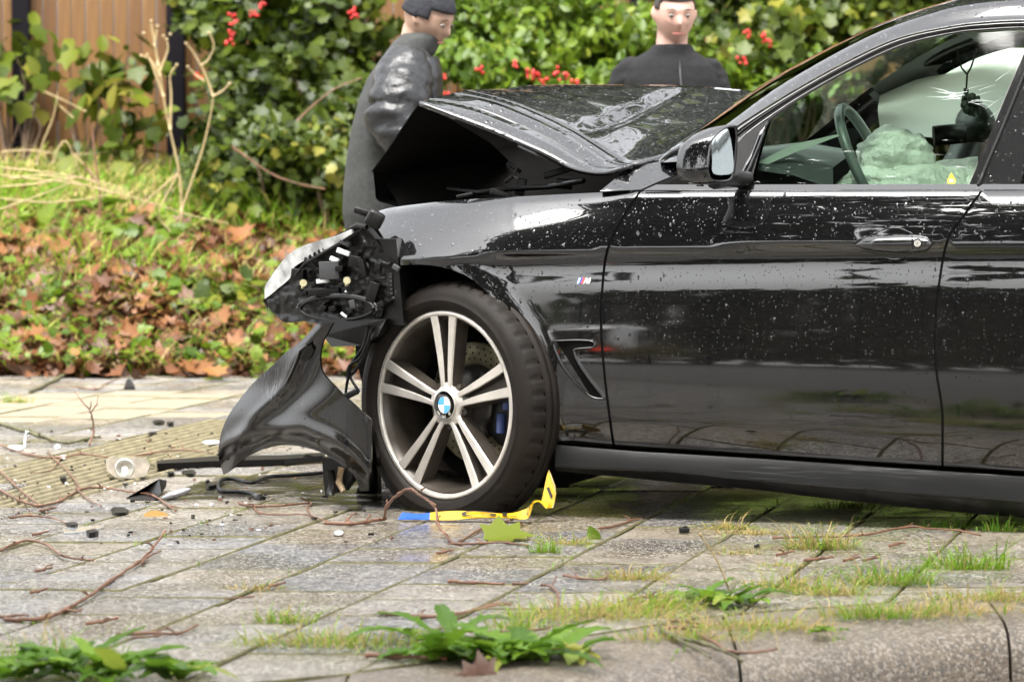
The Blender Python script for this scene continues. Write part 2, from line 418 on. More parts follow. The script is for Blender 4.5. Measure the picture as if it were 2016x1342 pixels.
def rib_mesh():
    m_ = MB(); pl = slab_poly(); n = 4
    rows = [[p + UP * -.05 for p in pl], [p + UP * -.009 for p in pl]]; m_.grid(rows, 0, False, True); m_.f.append([4, 5, 6, 7]); m_.m.append(2); m_.sm.append(False)
    nr = 6
    for k in range(nr):
        a = (k + .5) / nr; base = pl[0] + (pl[1] - pl[0]) * a; e2 = (pl[3] - pl[0]); wv = ex.normalized() * .0095
        rows = []
        for s_ in (.0, 1.0):
            q = base + e2 * s_; rows.append([q - wv + UP * -.009, q - wv * .7 + UP * .001, q + UP * .003, q + wv * .7 + UP * .001, q + wv + UP * -.009])
        m_.grid(rows, 1, True); 
        for s_ in (.0, 1.0):
            q = base + e2 * s_; bb = len(m_.v); m_.v += [tuple(q - wv + UP * -.006), tuple(q + UP * .003), tuple(q + wv + UP * -.006)]; m_.f.append([bb, bb + 1, bb + 2]); m_.m.append(1); m_.sm.append(False)
    return m_.mesh('rib_slab')
RIB_ME = tinted(rib_mesh(), .1); RIB_ME.materials.append(M['slab']); RIB_ME.materials.append(M['rib']); RIB_ME.materials.append(M['valley'])
def topx(p):
    q = RM.transposed() @ (p - CAMP); return (1008 + F * q.x / -q.z, 671 - F * q.y / -q.z)
cand = []
for i in range(-14, 30):
    for j in range(-3, 38):
        c = cell(i, j) + (ex + ey) / 2
        if c.y > YEND - .02: continue
        poly = [c + p for p in slab_poly()]
        k = KIN(c.x)
        if all(p.y < KIN(p.x) + .01 for p in poly): continue
        clip = any(p.y < KIN(p.x) + .004 for p in poly)
        px, py = topx(c)
        vis = -60 < px < 2076 and py < 1360
        hid = (1120 < px < 2100 and py < 1000) or (560 < px < 1100 and py < 620)
        cand.append((not vis or hid, c.y, i, j, c, clip))
cand.sort(key=lambda q: (q[0], q[1]))
def clip_poly(poly):
    out = []; n = len(poly); f = lambda p: p.y - KIN(p.x) - .006
    for a in range(n):
        p, q = poly[a], poly[(a + 1) % n]; fp, fq = f(p), f(q)
        if fp >= 0: out.append(p)
        if (fp >= 0) != (fq >= 0): out.append(p + (q - p) * (fp / (fp - fq)))
    return out
rest = MB(); rest_t = []; nslab = 0
for hid, _, i, j, c, clip in cand:
    px, py = topx(c)
    white = 774 < py < 826 and px < 392
    rib = (828 < py < 1060) and not white and ((i in (-4, -3)) or (py < 902 and 240 < px < 470 and i in (-2, -1)))
    z = random.uniform(-.0025, .0025)
    rot = (random.uniform(-.006, .006), random.uniform(-.006, .006), 0)
    if nslab < 295 and not hid:
        nm = 'ribbed_slab' if rib else 'paving_slab'
        if clip:
            pl = clip_poly([c + p for p in slab_poly()])
            if len(pl) < 3: continue
            cc = sum(pl, Vector()) / len(pl); me = tinted(chamfer_mesh('cut_slab', [p - cc for p in pl]), random.random()); me.materials.append(M['slab']); me.materials.append(M['joint'])
            o = bpy.data.objects.new(nm, me); o.location = cc + UP * z
        else:
            o = bpy.data.objects.new(nm, RIB_ME if rib else SLABW_ME if white else SLAB_ME); o.location = c + UP * (0 if rib else z); o.rotation_euler = (0, 0, 0) if rib else rot
        COL.objects.link(o); o.parent = pave; nslab += 1
        if rib: o['label'] = 'cream ribbed guidance slab'
        elif white: o['label'] = 'plain cream slab'
    else:
        pl = [c + p for p in slab_poly()]
        if clip: pl = clip_poly(pl)
        if len(pl) < 3: continue
        cc = sum(pl, Vector()) / len(pl); tv = random.random(); n0 = len(rest.v)
        ins = [p + (cc - p).normalized() * .006 for p in pl]; n = len(pl)
        rest.grid([[p + UP * (z - .03) for p in pl], [p + UP * (z - .004) for p in pl], [p + UP * z for p in ins]], 1 if white else 0, False, True)
        rest.f.append([n0 + 2 * n + k for k in range(n)]); rest.m.append(1 if white else 0); rest.sm.append(False); rest_t += [tv] * (3 * n)
me = rest.mesh('paving_slabs'); tinted(me, rest_t); o = O('paving_field', me, [M['slab'], M['slab_white']]); o.parent = pave; tag(o, kind='stuff')

# kerb: curved line of concrete kerb stones with a rounded nose, a step down to the road
kerb = thing('kerb', 'curved concrete kerb with a rounded worn nose along the edge of the pavement', 'kerb', (.6, 7.7, 0)); kerb['kind'] = 'structure'
del kerb['category']
cuts = [-9, -8, -7, -6, -5, -4, -3, -2.2, -1.5, -.95, -.32, .465, 1.085, 1.7, 2.4, 3.4, 4.4, 5.4, 6.4, 7.4]
for a, c2 in zip(cuts[:-1], cuts[1:]):
    m_ = MB(); rows = []; h0 = random.uniform(-.002, .002)
    for t in np.linspace(0, 1, 9):
        x = a + .004 + (c2 - a - .008) * t; i_ = Vector((x + .0, KIN(x) - .012, 0)); 
        dx = .12; oo = Vector((x, KOUT(x), 0)); nn = (oo - i_)
        f2 = lambda k, z: i_ + nn * k + UP * (z + h0 + .004 * fbm(x * 3, k * 3, 2.))
        rows.append([f2(0, -.06), f2(0, -.006), f2(.02, .0), f2(.3, -.002), f2(.6, -.006), f2(.78, -.014), f2(.88, -.028), f2(.94, -.048), f2(.975, -.075), f2(1.0, -.12), f2(1.0, -.16)])
    m_.grid(rows, 0, True)
    for r in (rows[0], rows[-1]): m_.add(r, [list(range(len(r)))], 0)
    O('kerb_stone', tinted(m_.mesh('kerb_stone'), random.random()), M['kerb'], kerb)

# ------------------------------------------------------------------ the crashed car
CARB = Vector((S0.x + .8, S0.y + .6, 0))
car = thing('crashed_car', 'black crashed hatchback with crumpled bonnet and flat front tyre parked on the pavement', 'car', CARB)
ycr = lin([(700, 512), (850, 508), (1000, 500), (1200, 491), (1500, 484), (1680, 479), (2016, 474), (2600, 468), (3400, 460)])
ytp = pch([(700, 450), (728, 425), (760, 411), (900, 394), (1060, 385), (1180, 379), (1262, 374), (1500, 372), (3500, 366)])
ybt = lin([(700, 850), (1095, 871), (1212, 881), (1500, 899), (2016, 933), (2600, 975), (3400, 1030)])
PU = pch([(0, .066), (.04, .053), (.12, .043), (.25, .036), (.55, .019), (.85, .006), (.96, .001), (1, 0.0)])
PL = pch([(0, 0), (5, .007), (12, .0135), (22, .0160), (76, .0095), (95, .0080), (125, .0060), (165, .0034), (235, .0006), (300, .002), (330, .004), (350, .012), (372, .026), (400, .05), (450, .09)])
ARCH = [(778, 560), (784, 528), (800, 522), (834, 521), (883, 529), (928, 551), (966, 588), (1001, 630), (1032, 679), (1057, 735), (1074, 795), (1088, 871)]
ARA = np.array(ARCH, float)
def darch(x, y):
    q = np.array([x, y], float); a, b_ = ARA[:-1], ARA[1:]; v = b_ - a
    t = np.clip(((q - a) * v).sum(1) / (v * v).sum(1), 0, 1); return float(np.sqrt((((a + t[:, None] * v) - q) ** 2).sum(1)).min())
def dbody(x, y):
    yc, yt, yb = ycr(x), ytp(x), ybt(x)
    fr = max(0.0, (1010 - x) / 280.0)
    if y <= yc:
        a = (y - yt) / (yc - yt); d = PU(max(0, a)) * (1 + 1.5 * min(1, fr)) + (0.0 if a > 0 else -a * .05)
        if x < 1250: d += .045 * max(0, min(1, (1250 - x) / 250)) * max(0, 1 - a) ** 2
    else:
        d = PL((y - yc) * 390 / (yb - yc)) * (1 if x > 1000 else max(.2, 1 - (1000 - x) / 250))
    d += .10 * fr ** 2 + ((x - 1550) / 1000) ** 2 * .012
    if x < 1150:
        q = darch(x, y); d -= .010 * math.exp(-(q / 26) ** 2) * min(1, (1150 - x) / 60)
    return d
def body(x, y): return S(x, y, dbody(x, y))
fender_o = [(728, 425, 1), (760, 411), (830, 401), (900, 394), (1060, 385), (1180, 379), (1259, 375, 1), (1223, 430), (1194, 490), (1184, 560), (1181, 640), (1188, 740), (1203, 860), (1208, 879, 1), (1089, 870, 1),
            (1074, 795), (1057, 732), (1032, 673), (1001, 624), (966, 583), (928, 549), (883, 529), (834, 521), (789, 522, 1), (782, 508), (772, 494), (745, 452)]
patch('front_fender', fender_o, body, M['paint'], car, 11, .03)
door_o = [(1264, 375, 1), (1500, 374), (1931, 374, 1), (1895, 424), (1865, 468), (1850, 534), (1840, 624), (1840, 718), (1849, 781), (1853, 822), (1853, 919, 1), (1500, 896), (1213, 879, 1), (1208, 858), (1193, 740), (1186, 640), (1189, 560), (1199, 492), (1228, 431)]
door = patch('front_door', door_o, body, M['paint'], car, 13, .03)
rdoor_o = [(1937, 374, 1), (2560, 372, 1), (2590, 500), (2520, 700), (2440, 800), (2400, 955, 1), (1858, 919, 1), (1858, 822), (1854, 781), (1845, 718), (1845, 624), (1855, 534), (1870, 470), (1901, 424)]
patch('rear_door', rdoor_o, body, M['paint'], car, 22, .03)
patch('rear_quarter', [(2566, 372, 1), (3000, 372), (3420, 400), (3470, 560), (3440, 800, 1), (3190, 800, 1), (3120, 640), (2930, 560), (2740, 620), (2640, 760), (2600, 965, 1), (2406, 955, 1), (2446, 800), (2526, 700), (2596, 500)], body, M['paint'], car, 40, .03)

# dark strips set behind the panel gaps so they read dark
for line in ([(1262, 375), (1226, 430), (1197, 490), (1187, 560), (1184, 640), (1190, 740), (1206, 860), (1211, 880)], [(1934, 374), (1898, 424), (1868, 469), (1852, 534), (1843, 624), (1843, 718), (1852, 781), (1856, 822), (1856, 920)]):
    rows = [[S(x - 14, y, dbody(x, y) + .012), S(x + 14, y, dbody(x, y) + .012)] for x, y in spl(line, False, 5)]
    b = MB(); b.grid(rows); b.build('gap_backing', M['rubber_seal'], car)

# side skirt
b = MB(); sx_ = [1093, 1150, 1250, 1316, 1490, 1663, 1837, 2016, 2300, 2600]
top = lin([(1093, 874), (1212, 885), (1500, 902), (2016, 937), (2600, 979)]); rid = lin([(1093, 919), (1316, 927), (1490, 945), (1663, 960), (2016, 988), (2600, 1036)]); bot = lin([(1093, 926), (1316, 948), (1524, 967), (1663, 985), (1837, 1003), (2016, 1020), (2600, 1070)])
rows = []
for x in sx_:
    t_, r_, o_ = top(x), rid(x), bot(x)
    rows.append([S(x, t_, .030), S(x, t_ + 1.0, .016), S(x, t_ + (r_ - t_) * .35, .006), S(x, r_ - 3, -.004), S(x, r_, -.002), S(x, r_ + 3, .008), S(x, o_ - 2, .05), S(x, o_, .065), S(x, o_ - 3, .2)])
b.grid([[r[1], r[2], r[3]] for r in rows]); b.grid([[r[0], r[1]] for r in rows]); b.grid([[r[3], r[4], r[5]] for r in rows]); b.grid([[r[5], r[6]] for r in rows], 0, False); b.grid([[r[6], r[7], r[8]] for r in rows]); b.add([rows[0][k] for k in range(9)], [list(range(9))])
M['skirt'] = mat('side_skirt_paint', (.006, .006, .006), .35, coat=.35, spec=.3, var=.3, vs=10)
b.build('side_skirt', M['skirt'], car)

M['pillar'] = paint_mat('gloss_black_pillar', .10, False)
# belt moulding, pillars, roof rail
dg = lambda y: .080 + max(0, (372 - y)) / 300 * .19
def gls(x, y): return S(x, y, dg(y) + .006 - .012 * ((x - 1750) / 300) ** 2 * 0)
def beltp(x, y): return S(x, y, .062 + (376 - y) * .0016)
patch('belt_moulding', [(1292, 363.5, 1), (2560, 362, 1), (2560, 373, 1), (1268, 374, 1)], beltp, M['gloss'], car, 40, .02, 8)
b = MB(); b.tube([S(x, 375.3, .058) for x in (1270, 1400, 1600, 1800, 1935, 2200, 2560)], .0022); b.build('belt_chrome_line', M['gloss'], car)
sil = [(1300, 320), (1370, 284), (1434, 242), (1524, 177), (1628, 115), (1733, 62), (1837, 26), (1906, 10), (2016, 0), (2300, -8), (2700, 10), (3100, 70), (3420, 180)]
sec = [(1345, 318), (1400, 290), (1447, 251), (1555, 183), (1663, 123), (1767, 76), (1871, 53), (1940, 45), (2030, 41), (2310, 36), (2690, 60), (3050, 120), (3340, 240)]
trm = [(1390, 330), (1440, 285), (1470, 255), (1563, 192), (1670, 132), (1773, 84), (1876, 60), (1944, 53), (2034, 49), (2312, 46), (2685, 72), (3020, 140), (3260, 280)]
gl = [(1410, 335), (1460, 290), (1490, 260), (1573, 198), (1675, 139), (1778, 92), (1878, 67), (1946, 60), (2035, 56), (2314, 54), (2680, 80), (3000, 150), (3200, 300)]
def dens(l): return spl(l, False, 4)
A_, B_, C_, D_ = dens(sil), dens(sec), dens(trm), dens(gl)
rows = []
for p, q, r_, s_ in zip(A_, B_, C_, D_):
    v = lambda k: (p[0] + (q[0] - p[0]) * k, p[1] + (q[1] - p[1]) * k)
    rows.append([S(*p, dg(p[1]) + .14), S(*p, dg(p[1]) + .040), S(*v(.3), dg(p[1]) + .024), S(*v(.65), dg(p[1]) + .007), S(*v(.92), dg(p[1]) - .004), S(*q, dg(q[1]) - .004), S(*q, dg(q[1]) + .012)])
b = MB(); b.grid(rows); b.build('roof_rail', M['paint_wet'], car)
b = MB(); rows = []
for q, r_, s_ in zip(B_, C_, D_):
    mid = ((q[0] * .3 + r_[0] * .7), (q[1] * .3 + r_[1] * .7))
    rows.append([S(q[0] + .5, q[1] + 1.0, dg(q[1]) + .01), S(q[0] + .6, q[1] + 1.2, dg(q[1]) - .003), S(*mid, dg(r_[1]) - .006), S(*r_, dg(r_[1]) + .001), S(*r_, dg(r_[1]) + .008), S(r_[0] + 1, r_[1] + 2.5, dg(r_[1]) - .002), S(*s_, dg(s_[1]) - .001), S(*s_, dg(s_[1]) + .03)])
b.grid(rows); b.build('window_trim', M['gloss'], car)
# door glass, sail corner, pillar cover, rear glass
win_o = [(1479, 364, 1), (1486, 340), (1500, 285), (1516, 236, 1), (1573, 198), (1675, 139), (1778, 92), (1878, 67), (1946, 60), (2032, 56, 1), (2010, 112), (1960, 232), (1905, 364, 1)]
patch('door_glass', win_o, gls, M['glass'], car, 24, 0)
patch('sail_trim', [(1514, 234, 1), (1478, 258), (1440, 292), (1400, 330), (1370, 364, 1), (1478, 364, 1), (1492, 310)], lambda x, y: S(x, y, dg(y) - .004), M['plastic'], car, 16, .03)
b = MB(); b.tube([S(x, y, dg(y) - .009) for x, y in spl([(1514, 237), (1500, 262), (1485, 300), (1464, 345), (1457, 362)], False, 4)], [.004] * 4 + [.010] * 6 + [.013] * 7, 6); b.build('sail_seal', M['gloss'], car)
patch('pillar_cover', [(1908, 364, 1), (1962, 234), (2014, 110), (2036, 56, 1), (2128, 54, 1), (2090, 150), (2040, 270), (2008, 364, 1)], lambda x, y: S(x, y, dg(y) - .002), M['pillar'], car, 18, .03)
for off in (0,):
    b = MB(); b.tube([S(x, y, dg(y) - .004) for x, y in spl([(1926, 364), (1980, 236), (2030, 112), (2052, 56)], False, 5)], .005, 6); b.build('pillar_strip', M['plastic'], car)
patch('rear_door_glass', [(2012, 364, 1), (2044, 270), (2094, 150), (2132, 54, 1), (2400, 54), (2680, 82), (2900, 160, 1), (2840, 364, 1)], gls, M['glass'], car, 40, 0)
patch('rear_pillar', [(2844, 366, 1), (2904, 160, 1), (3000, 152), (3200, 300), (3300, 366, 1)], lambda x, y: S(x, y, dg(y)), M['paint'], car, 40, .03)

# roof, windscreen and the far side of the body
WD = 1.66
def far(x, y, d=0.0): return S(x, y, d) + INW * (WD - 2 * d)
rows_r, rows_w = [], []
for p in A_:
    d0 = dg(p[1]) + .075; a = S(*p, d0); f_ = far(*p, d0); t_ = np.linspace(0, 1, 9)
    bow = max(0, min(1, (1900 - p[0]) / 600))
    row = [a + (f_ - a) * k + UP * (.055 * 4 * k * (1 - k)) * (1 - bow * .6) + FWD * (.20 * bow * 4 * k * (1 - k)) for k in t_]
    if p[0] >= 1740: rows_r.append(row)
    if p[0] <= 1775: rows_w.append(row)
b = MB(); b.grid(rows_r); b.build('roof', M['paint_wet'], car)
b = MB(); b.grid(rows_w); b.build('windscreen', M['screen'], car)
b = MB(); b.grid([[S(*p, dg(p[1]) + .09) - UP * .05, S(*p, dg(p[1]) + .09) - UP * .05 + INW * (WD - .6) * .5 - UP * -.03, far(*p, dg(p[1]) + .09) - UP * .05] for p in A_ if p[0] > 1800]); b.build('headliner', M['lining'], car)
b = MB()
fr_ = [[far(*p, dg(p[1]) + .075), far(*q, dg(q[1])), far(*s_, dg(s_[1]))] for p, q, s_ in zip(A_, B_, D_)]
b.grid(fr_)
b.grid([[far(x, ytp(x), .06), far(x, ycr(x), 0), far(x, (ycr(x) + ybt(x)) / 2, 0), far(x, ybt(x) - 8, .03)] for x in range(1190, 3440, 50)])
b.build('far_body_side', M['paint'], car)
b = MB(); b.grid([[far(x, y, dg(y)) for x, y in ((1926, 364), (1980, 236), (2052, 56))], [far(x, y, dg(y)) for x, y in ((2012, 364), (2064, 236), (2130, 56))]]); b.build('far_pillar', M['gloss'], car)

# cowl corner behind the bonnet
def cowl(x, y): return S(x, y, .055 + max(0, (376 - y)) * .0022)
patch('cowl_corner', [(1180, 377, 1), (1206, 356), (1232, 334), (1265, 325), (1300, 317), (1345, 298, 1), (1360, 320), (1352, 338, 1), (1310, 352), (1262, 373, 1)], cowl, M['paint_wet'], car, 11, .03)
b = MB(); b.grid([[S(x, y, .10) for x, y in ((1290, 372), (1350, 342), (1400, 330))], [S(x, y, .10) for x, y in ((1300, 374), (1400, 372), (1420, 366))]]); b.build('cowl_trim', M['plastic'], car)
b = MB(); b.tube([S(1300, 318, .2), S(1325, 300, .19), S(1352, 287, .18), S(1378, 276, .17)], [.006, .012, .014, .012], 6); b.build('wiper_cover', M['gloss'], car)

# crumpled bonnet: near facet, dark fold, top
def H(x, y, d): return S(x, y, d)
N0 = [(825, 204, .30), (900, 234, .27), (985, 268, .24), (1065, 302, .20), (1122, 332, .17), (1166, 342, .14), (1200, 341, .12), (1233, 331, .11)]
N1 = [(845, 199, .38), (930, 215, .35), (1010, 246, .31), (1085, 282, .26), (1135, 313, .21), (1174, 331, .17), (1205, 334, .14), (1234, 330, .12)]
N2 = [(893, 188, .50), (968, 203, .42), (1040, 231, .37), (1108, 264, .31), (1154, 293, .26), (1188, 315, .21), (1214, 326, .16), (1238, 329, .13)]
N3 = [(918, 182, .54), (990, 200, .47), (1060, 228, .41), (1122, 258, .35), (1166, 285, .30), (1200, 307, .25), (1226, 321, .20), (1248, 326, .15)]
N3E = N3 + [(1300, 313, .22), (1352, 295, .34)]
N7 = [(1025, 173, .80), (1085, 170.5, .92), (1145, 170, 1.0), (1200, 170.5, 1.06), (1260, 170.8, 1.12), (1320, 171.5, 1.18), (1375, 174, 1.23), (1425, 177.5, 1.27), (1470, 182, 1.31), (1512, 188, 1.34)]
def dens3(l, n=5):
    V = [Vector(p) for p in l]; out = []
    for i in range(len(V) - 1):
        p0 = V[max(i - 1, 0)]; p1 = V[i]; p2 = V[i + 1]; p3 = V[min(i + 2, len(V) - 1)]
        for k in range(n):
            t = k / n; out.append(.5 * (2*p1 + (p2-p0)*t + (2*p0-5*p1+4*p2-p3)*t*t + (3*p1-p0-3*p2+p3)*t**3))
    return out + [V[-1]]
LN = [dens3(l) for l in (N0, N1, N2, N3)]; TA, TB = dens3(N3E, 8), dens3(N7, 8)
def rowspan(a, c2, n, amp):
    rows = []
    for k in range(n + 1):
        t = k / n
        rows.append([H(*(p + (q - p) * t)) + NS * (amp * mnoise.noise((p.x * .012, t * 1.5 + k * .3, 1.7 + len(rows))) * math.sin(PI * t) ) for p, q in zip(a, c2)])
    return rows
b = MB()
b.grid(rowspan(LN[0], LN[1], 3, .006)); b.grid(rowspan(LN[1], LN[2], 4, .008)); b.grid(rowspan(LN[2], LN[3], 3, .004))
rows = []
for i in range(31):                                     # flat top panel, buckled
    t = i / 30; row = []
    for j, (p, q) in enumerate(zip(TA, TB)):
        a, c2 = H(*p), H(*q); v = a + (c2 - a) * t; e_ = math.sin(PI * t) ** .7; u = j / (len(TA) - 1)
        v += UP * e_ * (.012 * math.sin(PI * u) + .006 * mnoise.noise((v.x * 4.5, v.y * 4.5, 2.5)) - .020 * max(0, 1 - abs(u - .38 - .25 * t) / .07) + .003 * mnoise.noise((v.x * 13, v.y * 13, 1.5)))
        row.append(v)
    rows.append(row)
b.grid(rows)
hood = b.build('bonnet', M['paint_bonnet'], car)
sol = hood.modifiers.new('thick', 'SOLIDIFY'); sol.thickness = .012; sol.offset = 0
# underside of the far half of the bonnet, bent down over the nose
U0 = [(826, 205, .31), (800, 242, .50), (768, 290, .72), (734, 337, .90)]
U1 = [(735, 340, .92), (738, 368, .95), (742, 393, .97), (765, 402, .95), (790, 409, .90)]
b = MB(); tipc = S(1000, 330, 1.0)
edge = [S(*p) for p in dens3(U0, 5)] + [S(*p) for p in dens3(U1, 5)]
b.grid([edge, [p + (tipc - p) * .25 + INW * .10 for p in edge], [p + (tipc - p) * .6 + INW * .16 for p in edge], [tipc + (p - tipc) * .1 + INW * .1 for p in edge]])
b.tube([S(*p) for p in dens3(U0, 5)], .004, 6)
us = b.build('bonnet_underside', M['dark'], car)
b = MB(); b.grid([[S(790, 410, .85), S(1240, 385, 1.1)], [S(740, 330, 1.05), S(1240, 300, 1.15)], [S(840, 215, 1.0), S(1240, 250, 1.2)]]); b.grid([[S(800, 420, .3), S(1230, 385, .3)], [S(790, 410, 1.0), S(1240, 390, 1.2)]]); b.build('engine_bay', M['dark'], car)
# bits inside the bay
b = MB()
for x, y, d, sz, rot in ((1012, 330, .5, (.05, .02, .012), .6), (1003, 352, .42, (.035, .015, .01), -.7), (1025, 368, .45, (.03, .03, .05), .2), (1100, 338, .35, (.09, .02, .02), -.3), (915, 385, .35, (.05, .03, .012), -.2), (985, 382, .32, (.06, .02, .02), .3), (1110, 362, .4, (.05, .04, .03), .1)):
    b.box(S(x, y, d), sz, Matrix.Rotation(rot, 3, 'Y'), 0, .003)
b.tube([S(1000, 318, .4), S(1010, 326, .4), S(1016, 330, .4), S(1012, 346, .4), S(1022, 352, .38)], .0035, 5, 1)
b.tube([S(880, 372, .4), S(940, 380, .4), S(1000, 372, .42), S(1080, 368, .4), S(1150, 356, .3)], .008, 6, 0)
b.box(S(1070, 310, .22), (.16, .01, .006), Matrix.Rotation(.43, 3, 'Y'), 1)
b.build('engine_parts', [M['plastic'], M['grey_box']], car)

# wheel house, underbody, front crash structure
b = MB(); arch = spl(ARCH, False, 3)
b.grid([[S(x, y - 3, dbody(x, max(y, 522)) + .006) for x, y in arch], [S(x - 6, y - 12, .15) for x, y in arch], [S(x - 20, y - 6, .40) for x, y in arch]])
b.grid([[S(x, y, .40) for x, y in ((700, 500), (1100, 500))], [S(x, y, .42) for x, y in ((700, 700), (1120, 700))], [S(x, y, .44) for x, y in ((760, 960), (1120, 960))]])
b.build('wheel_arch_liner', M['dark'], car)
b = MB(); b.prism([S(1090, 880, .12), S(2700, 985, .12), S(2700, 900, .12), S(1090, 860, .12)], INW * 1.4)
b.prism([S(800, 700, .45), S(1100, 700, .45), S(1100, 960, .45), S(850, 930, .45)], INW * .9); b.build('underbody', M['dark'], car)
b = MB(); b.prism([S(700, 450, .35), S(1190, 385, .35), S(1190, 640, .35), S(790, 640, .35), S(705, 560, .35)], INW * .95); b.build('engine_block', M['dark'], car)
b = MB(); b.prism([S(1195, 395, .10), S(1300, 370, .14), S(1300, 860, .10), S(1215, 860, .10)], INW * 1.4); b.build('firewall', M['dark'], car)
b = MB(); b.prism([S(1300, 860, .14), S(3000, 900, .14), S(3000, 800, .14), S(1300, 780, .14)], INW * 1.35); b.build('cabin_floor', M['dark'], car)
b = MB(); b.prism([S(3300, 380, .2), S(3430, 420, .2), S(3420, 800, .2), S(3300, 800, .2)], INW * 1.25); b.build('tailgate', M['paint'], car)

# ------------------------------------------------------------------ front wheel, steered away from the kerb
WA = math.radians(43); WN = Vector((-math.sin(WA), -math.cos(WA), 0)); WT = Vector((math.cos(WA), -math.sin(WA), 0))
def lathe(wpt, prof, mi=0, b=None, n=96, a0=0, a1=2 * PI, rfun=None):
    b = b or MB(); full = abs(a1 - a0 - 2 * PI) < 1e-6; rows = []
    for (r, w_) in prof:
        rows.append([wpt(r, a0 + (a1 - a0) * k / n, w_, k) for k in range(n if full else n + 1)])
    b.grid(rows, mi, True, full); return b
def make_wheel(center, parent, N_dir, T_dir, flat=True, detail=True):
    w0 = bpy.data.objects.new('wheel', None); COL.objects.link(w0); w0.parent = parent; w0.location = -WO[parent.name]; w0.empty_display_size = .1; WO[w0.name] = Vector((0, 0, 0))
    def wp(r, a, w_, k=0):
        p = center + T_dir * (r * math.cos(a)) + UP * (r * math.sin(a)) + N_dir * w_
        if flat and p.z < .10:
            sag = max(0, .004 - p.z)
            if p.z < .004: p.z = .004 + random.random() * .0005
            bl = max(0, 1 - p.z / .10); p += N_dir * (.012 * bl * (1 if w_ > -.1 else -1))
        return p
    NT = 240
    def tread(r, a, w_, k):
        if r > .338 and (k % 5 == 0): r -= .006
        return wp(r, a, w_)
    b = MB()
    lathe(lambda r, a, w_, k: wp(r, a, w_), [(.262, -.012), (.268, -.004), (.272, .004), (.280, .010), (.296, .014), (.298, .0145), (.299, .013), (.312, .012), (.328, .003), (.336, -.008)], 0, b, NT)
    lathe(tread, [(.336, -.008), (.3415, -.014), (.346, -.024), (.3495, -.045), (.350, -.048)], 0, b, NT)
    lathe(lambda r, a, w_, k: wp(r, a, w_), [(.350, -.048), (.343, -.050), (.343, -.058), (.350, -.060), (.350, -.080), (.343, -.082), (.343, -.088), (.346, -.090), (.340, -.115), (.325, -.14), (.28, -.16), (.262, -.16)], 0, b, NT)
    b.build('tyre', M['tyre'], w0)
    b = MB(); lathe(lambda r, a, w_, k: wp(r, a, w_), [(.252, -.010), (.2535, -.002), (.2555, .0005), (.263, .001), (.2665, -.001), (.269, -.006), (.268, -.012)], 0, b, NT)
    lathe(lambda r, a, w_, k: center + T_dir * (r * math.cos(a)) + UP * (r * math.sin(a)) + N_dir * w_, [(.2505, -.008), (.246, -.014), (.238, -.03), (.232, -.06), (.230, -.10), (.232, -.20)], 1, b, NT)
    b.build('rim', [M['alloy'], M['alloy_dark']], w0)
    if not detail: return w0, wp
    C2 = lambda u, v, w_: center + T_dir * u + UP * v + N_dir * w_
    # spokes: five pairs
    for k in range(5):
        a = math.radians(90 + 72 * k + 1); ca, sa = math.cos(a), math.sin(a)
        loc = lambda r, o, w_: C2(r * ca - o * sa, r * sa + o * ca, w_)
        for sd in (-1, 1):
            b = MB(); rows = []
            for r, off, wd, fz, dp in ((.044, .0135, .016, -.012, .03), (.07, .0145, .015, -.010, .036), (.10, .0170, .0185, -.009, .04), (.14, .0212, .0215, -.008, .042), (.18, .0262, .0242, -.006, .044), (.22, .0315, .0265, -.004, .046), (.2525, .037, .0285, -.001, .05)):
                l0, l1 = off - wd / 2, off + wd / 2
                rows.append([loc(r, sd * (l0 - .004), fz - dp), loc(r, sd * (l0 - .0005), fz - .004), loc(r, sd * (l0 + .001), fz - .001), loc(r, sd * (l0 + .002), fz), loc(r, sd * (l1 - .002), fz), loc(r, sd * (l1 - .001), fz - .001), loc(r, sd * (l1 + .001), fz - .004), loc(r, sd * (l1 + .010), fz - dp)])
            for i in range(len(rows) - 1):
                for j in range(7):
                    b.add([rows[i][j], rows[i][j + 1], rows[i + 1][j + 1], rows[i + 1][j]], [(0, 1, 2, 3)], 0 if 1 <= j <= 5 else 1, False)
            b.build('spoke', [M['alloy'], M['alloy_dark']], w0)
        b = MB(); b.grid([[loc(r, -.012 - r * .07, -.040), loc(r, .012 + r * .07, -.040)] for r in (.06, .12, .18, .24)]); b.build('spoke_web', M['alloy_dark'], w0)
    b = MB(); NH = 60
    def hubr(k): return .058 + .010 * abs(math.cos((k / NH * 2 * PI - PI / 2) * 2.5)) ** 1.5 - .004
    b.grid([[C2(f_ * (hubr(k) if f_ > .9 else .05) * math.cos(k * 2 * PI / NH), f_ * (hubr(k) if f_ > .9 else .05) * math.sin(k * 2 * PI / NH), w_) for k in range(NH)] for f_, w_ in ((1.02, -.05), (1.0, -.016), (.97, -.012), (.8, -.0105))], 0, True, True)
    b.build('hub', M['alloy'], w0)
    for k in range(5):
        a = math.radians(90 + 36 + 72 * k); b = MB(); c = C2(.062 * math.cos(a), .062 * math.sin(a), -.03)
        rows = [[c + (WT * math.cos(j * PI / 3) + UP * math.sin(j * PI / 3)) * r + N_dir * w_ for j in range(6)] for r, w_ in ((.010, -.02), (.010, .006), (.008, .008), (.001, .008))]
        b.grid(rows, 0, False, True); b.build('wheel_bolt', M['alloy_dark'], w0)
    # badge: black ring, quartered centre, three letters reading upside down
    b = MB(); rr = lambda r, w_, n=48: [C2(r * math.cos(k * 2 * PI / n), r * math.sin(k * 2 * PI / n), w_) for k in range(n)]
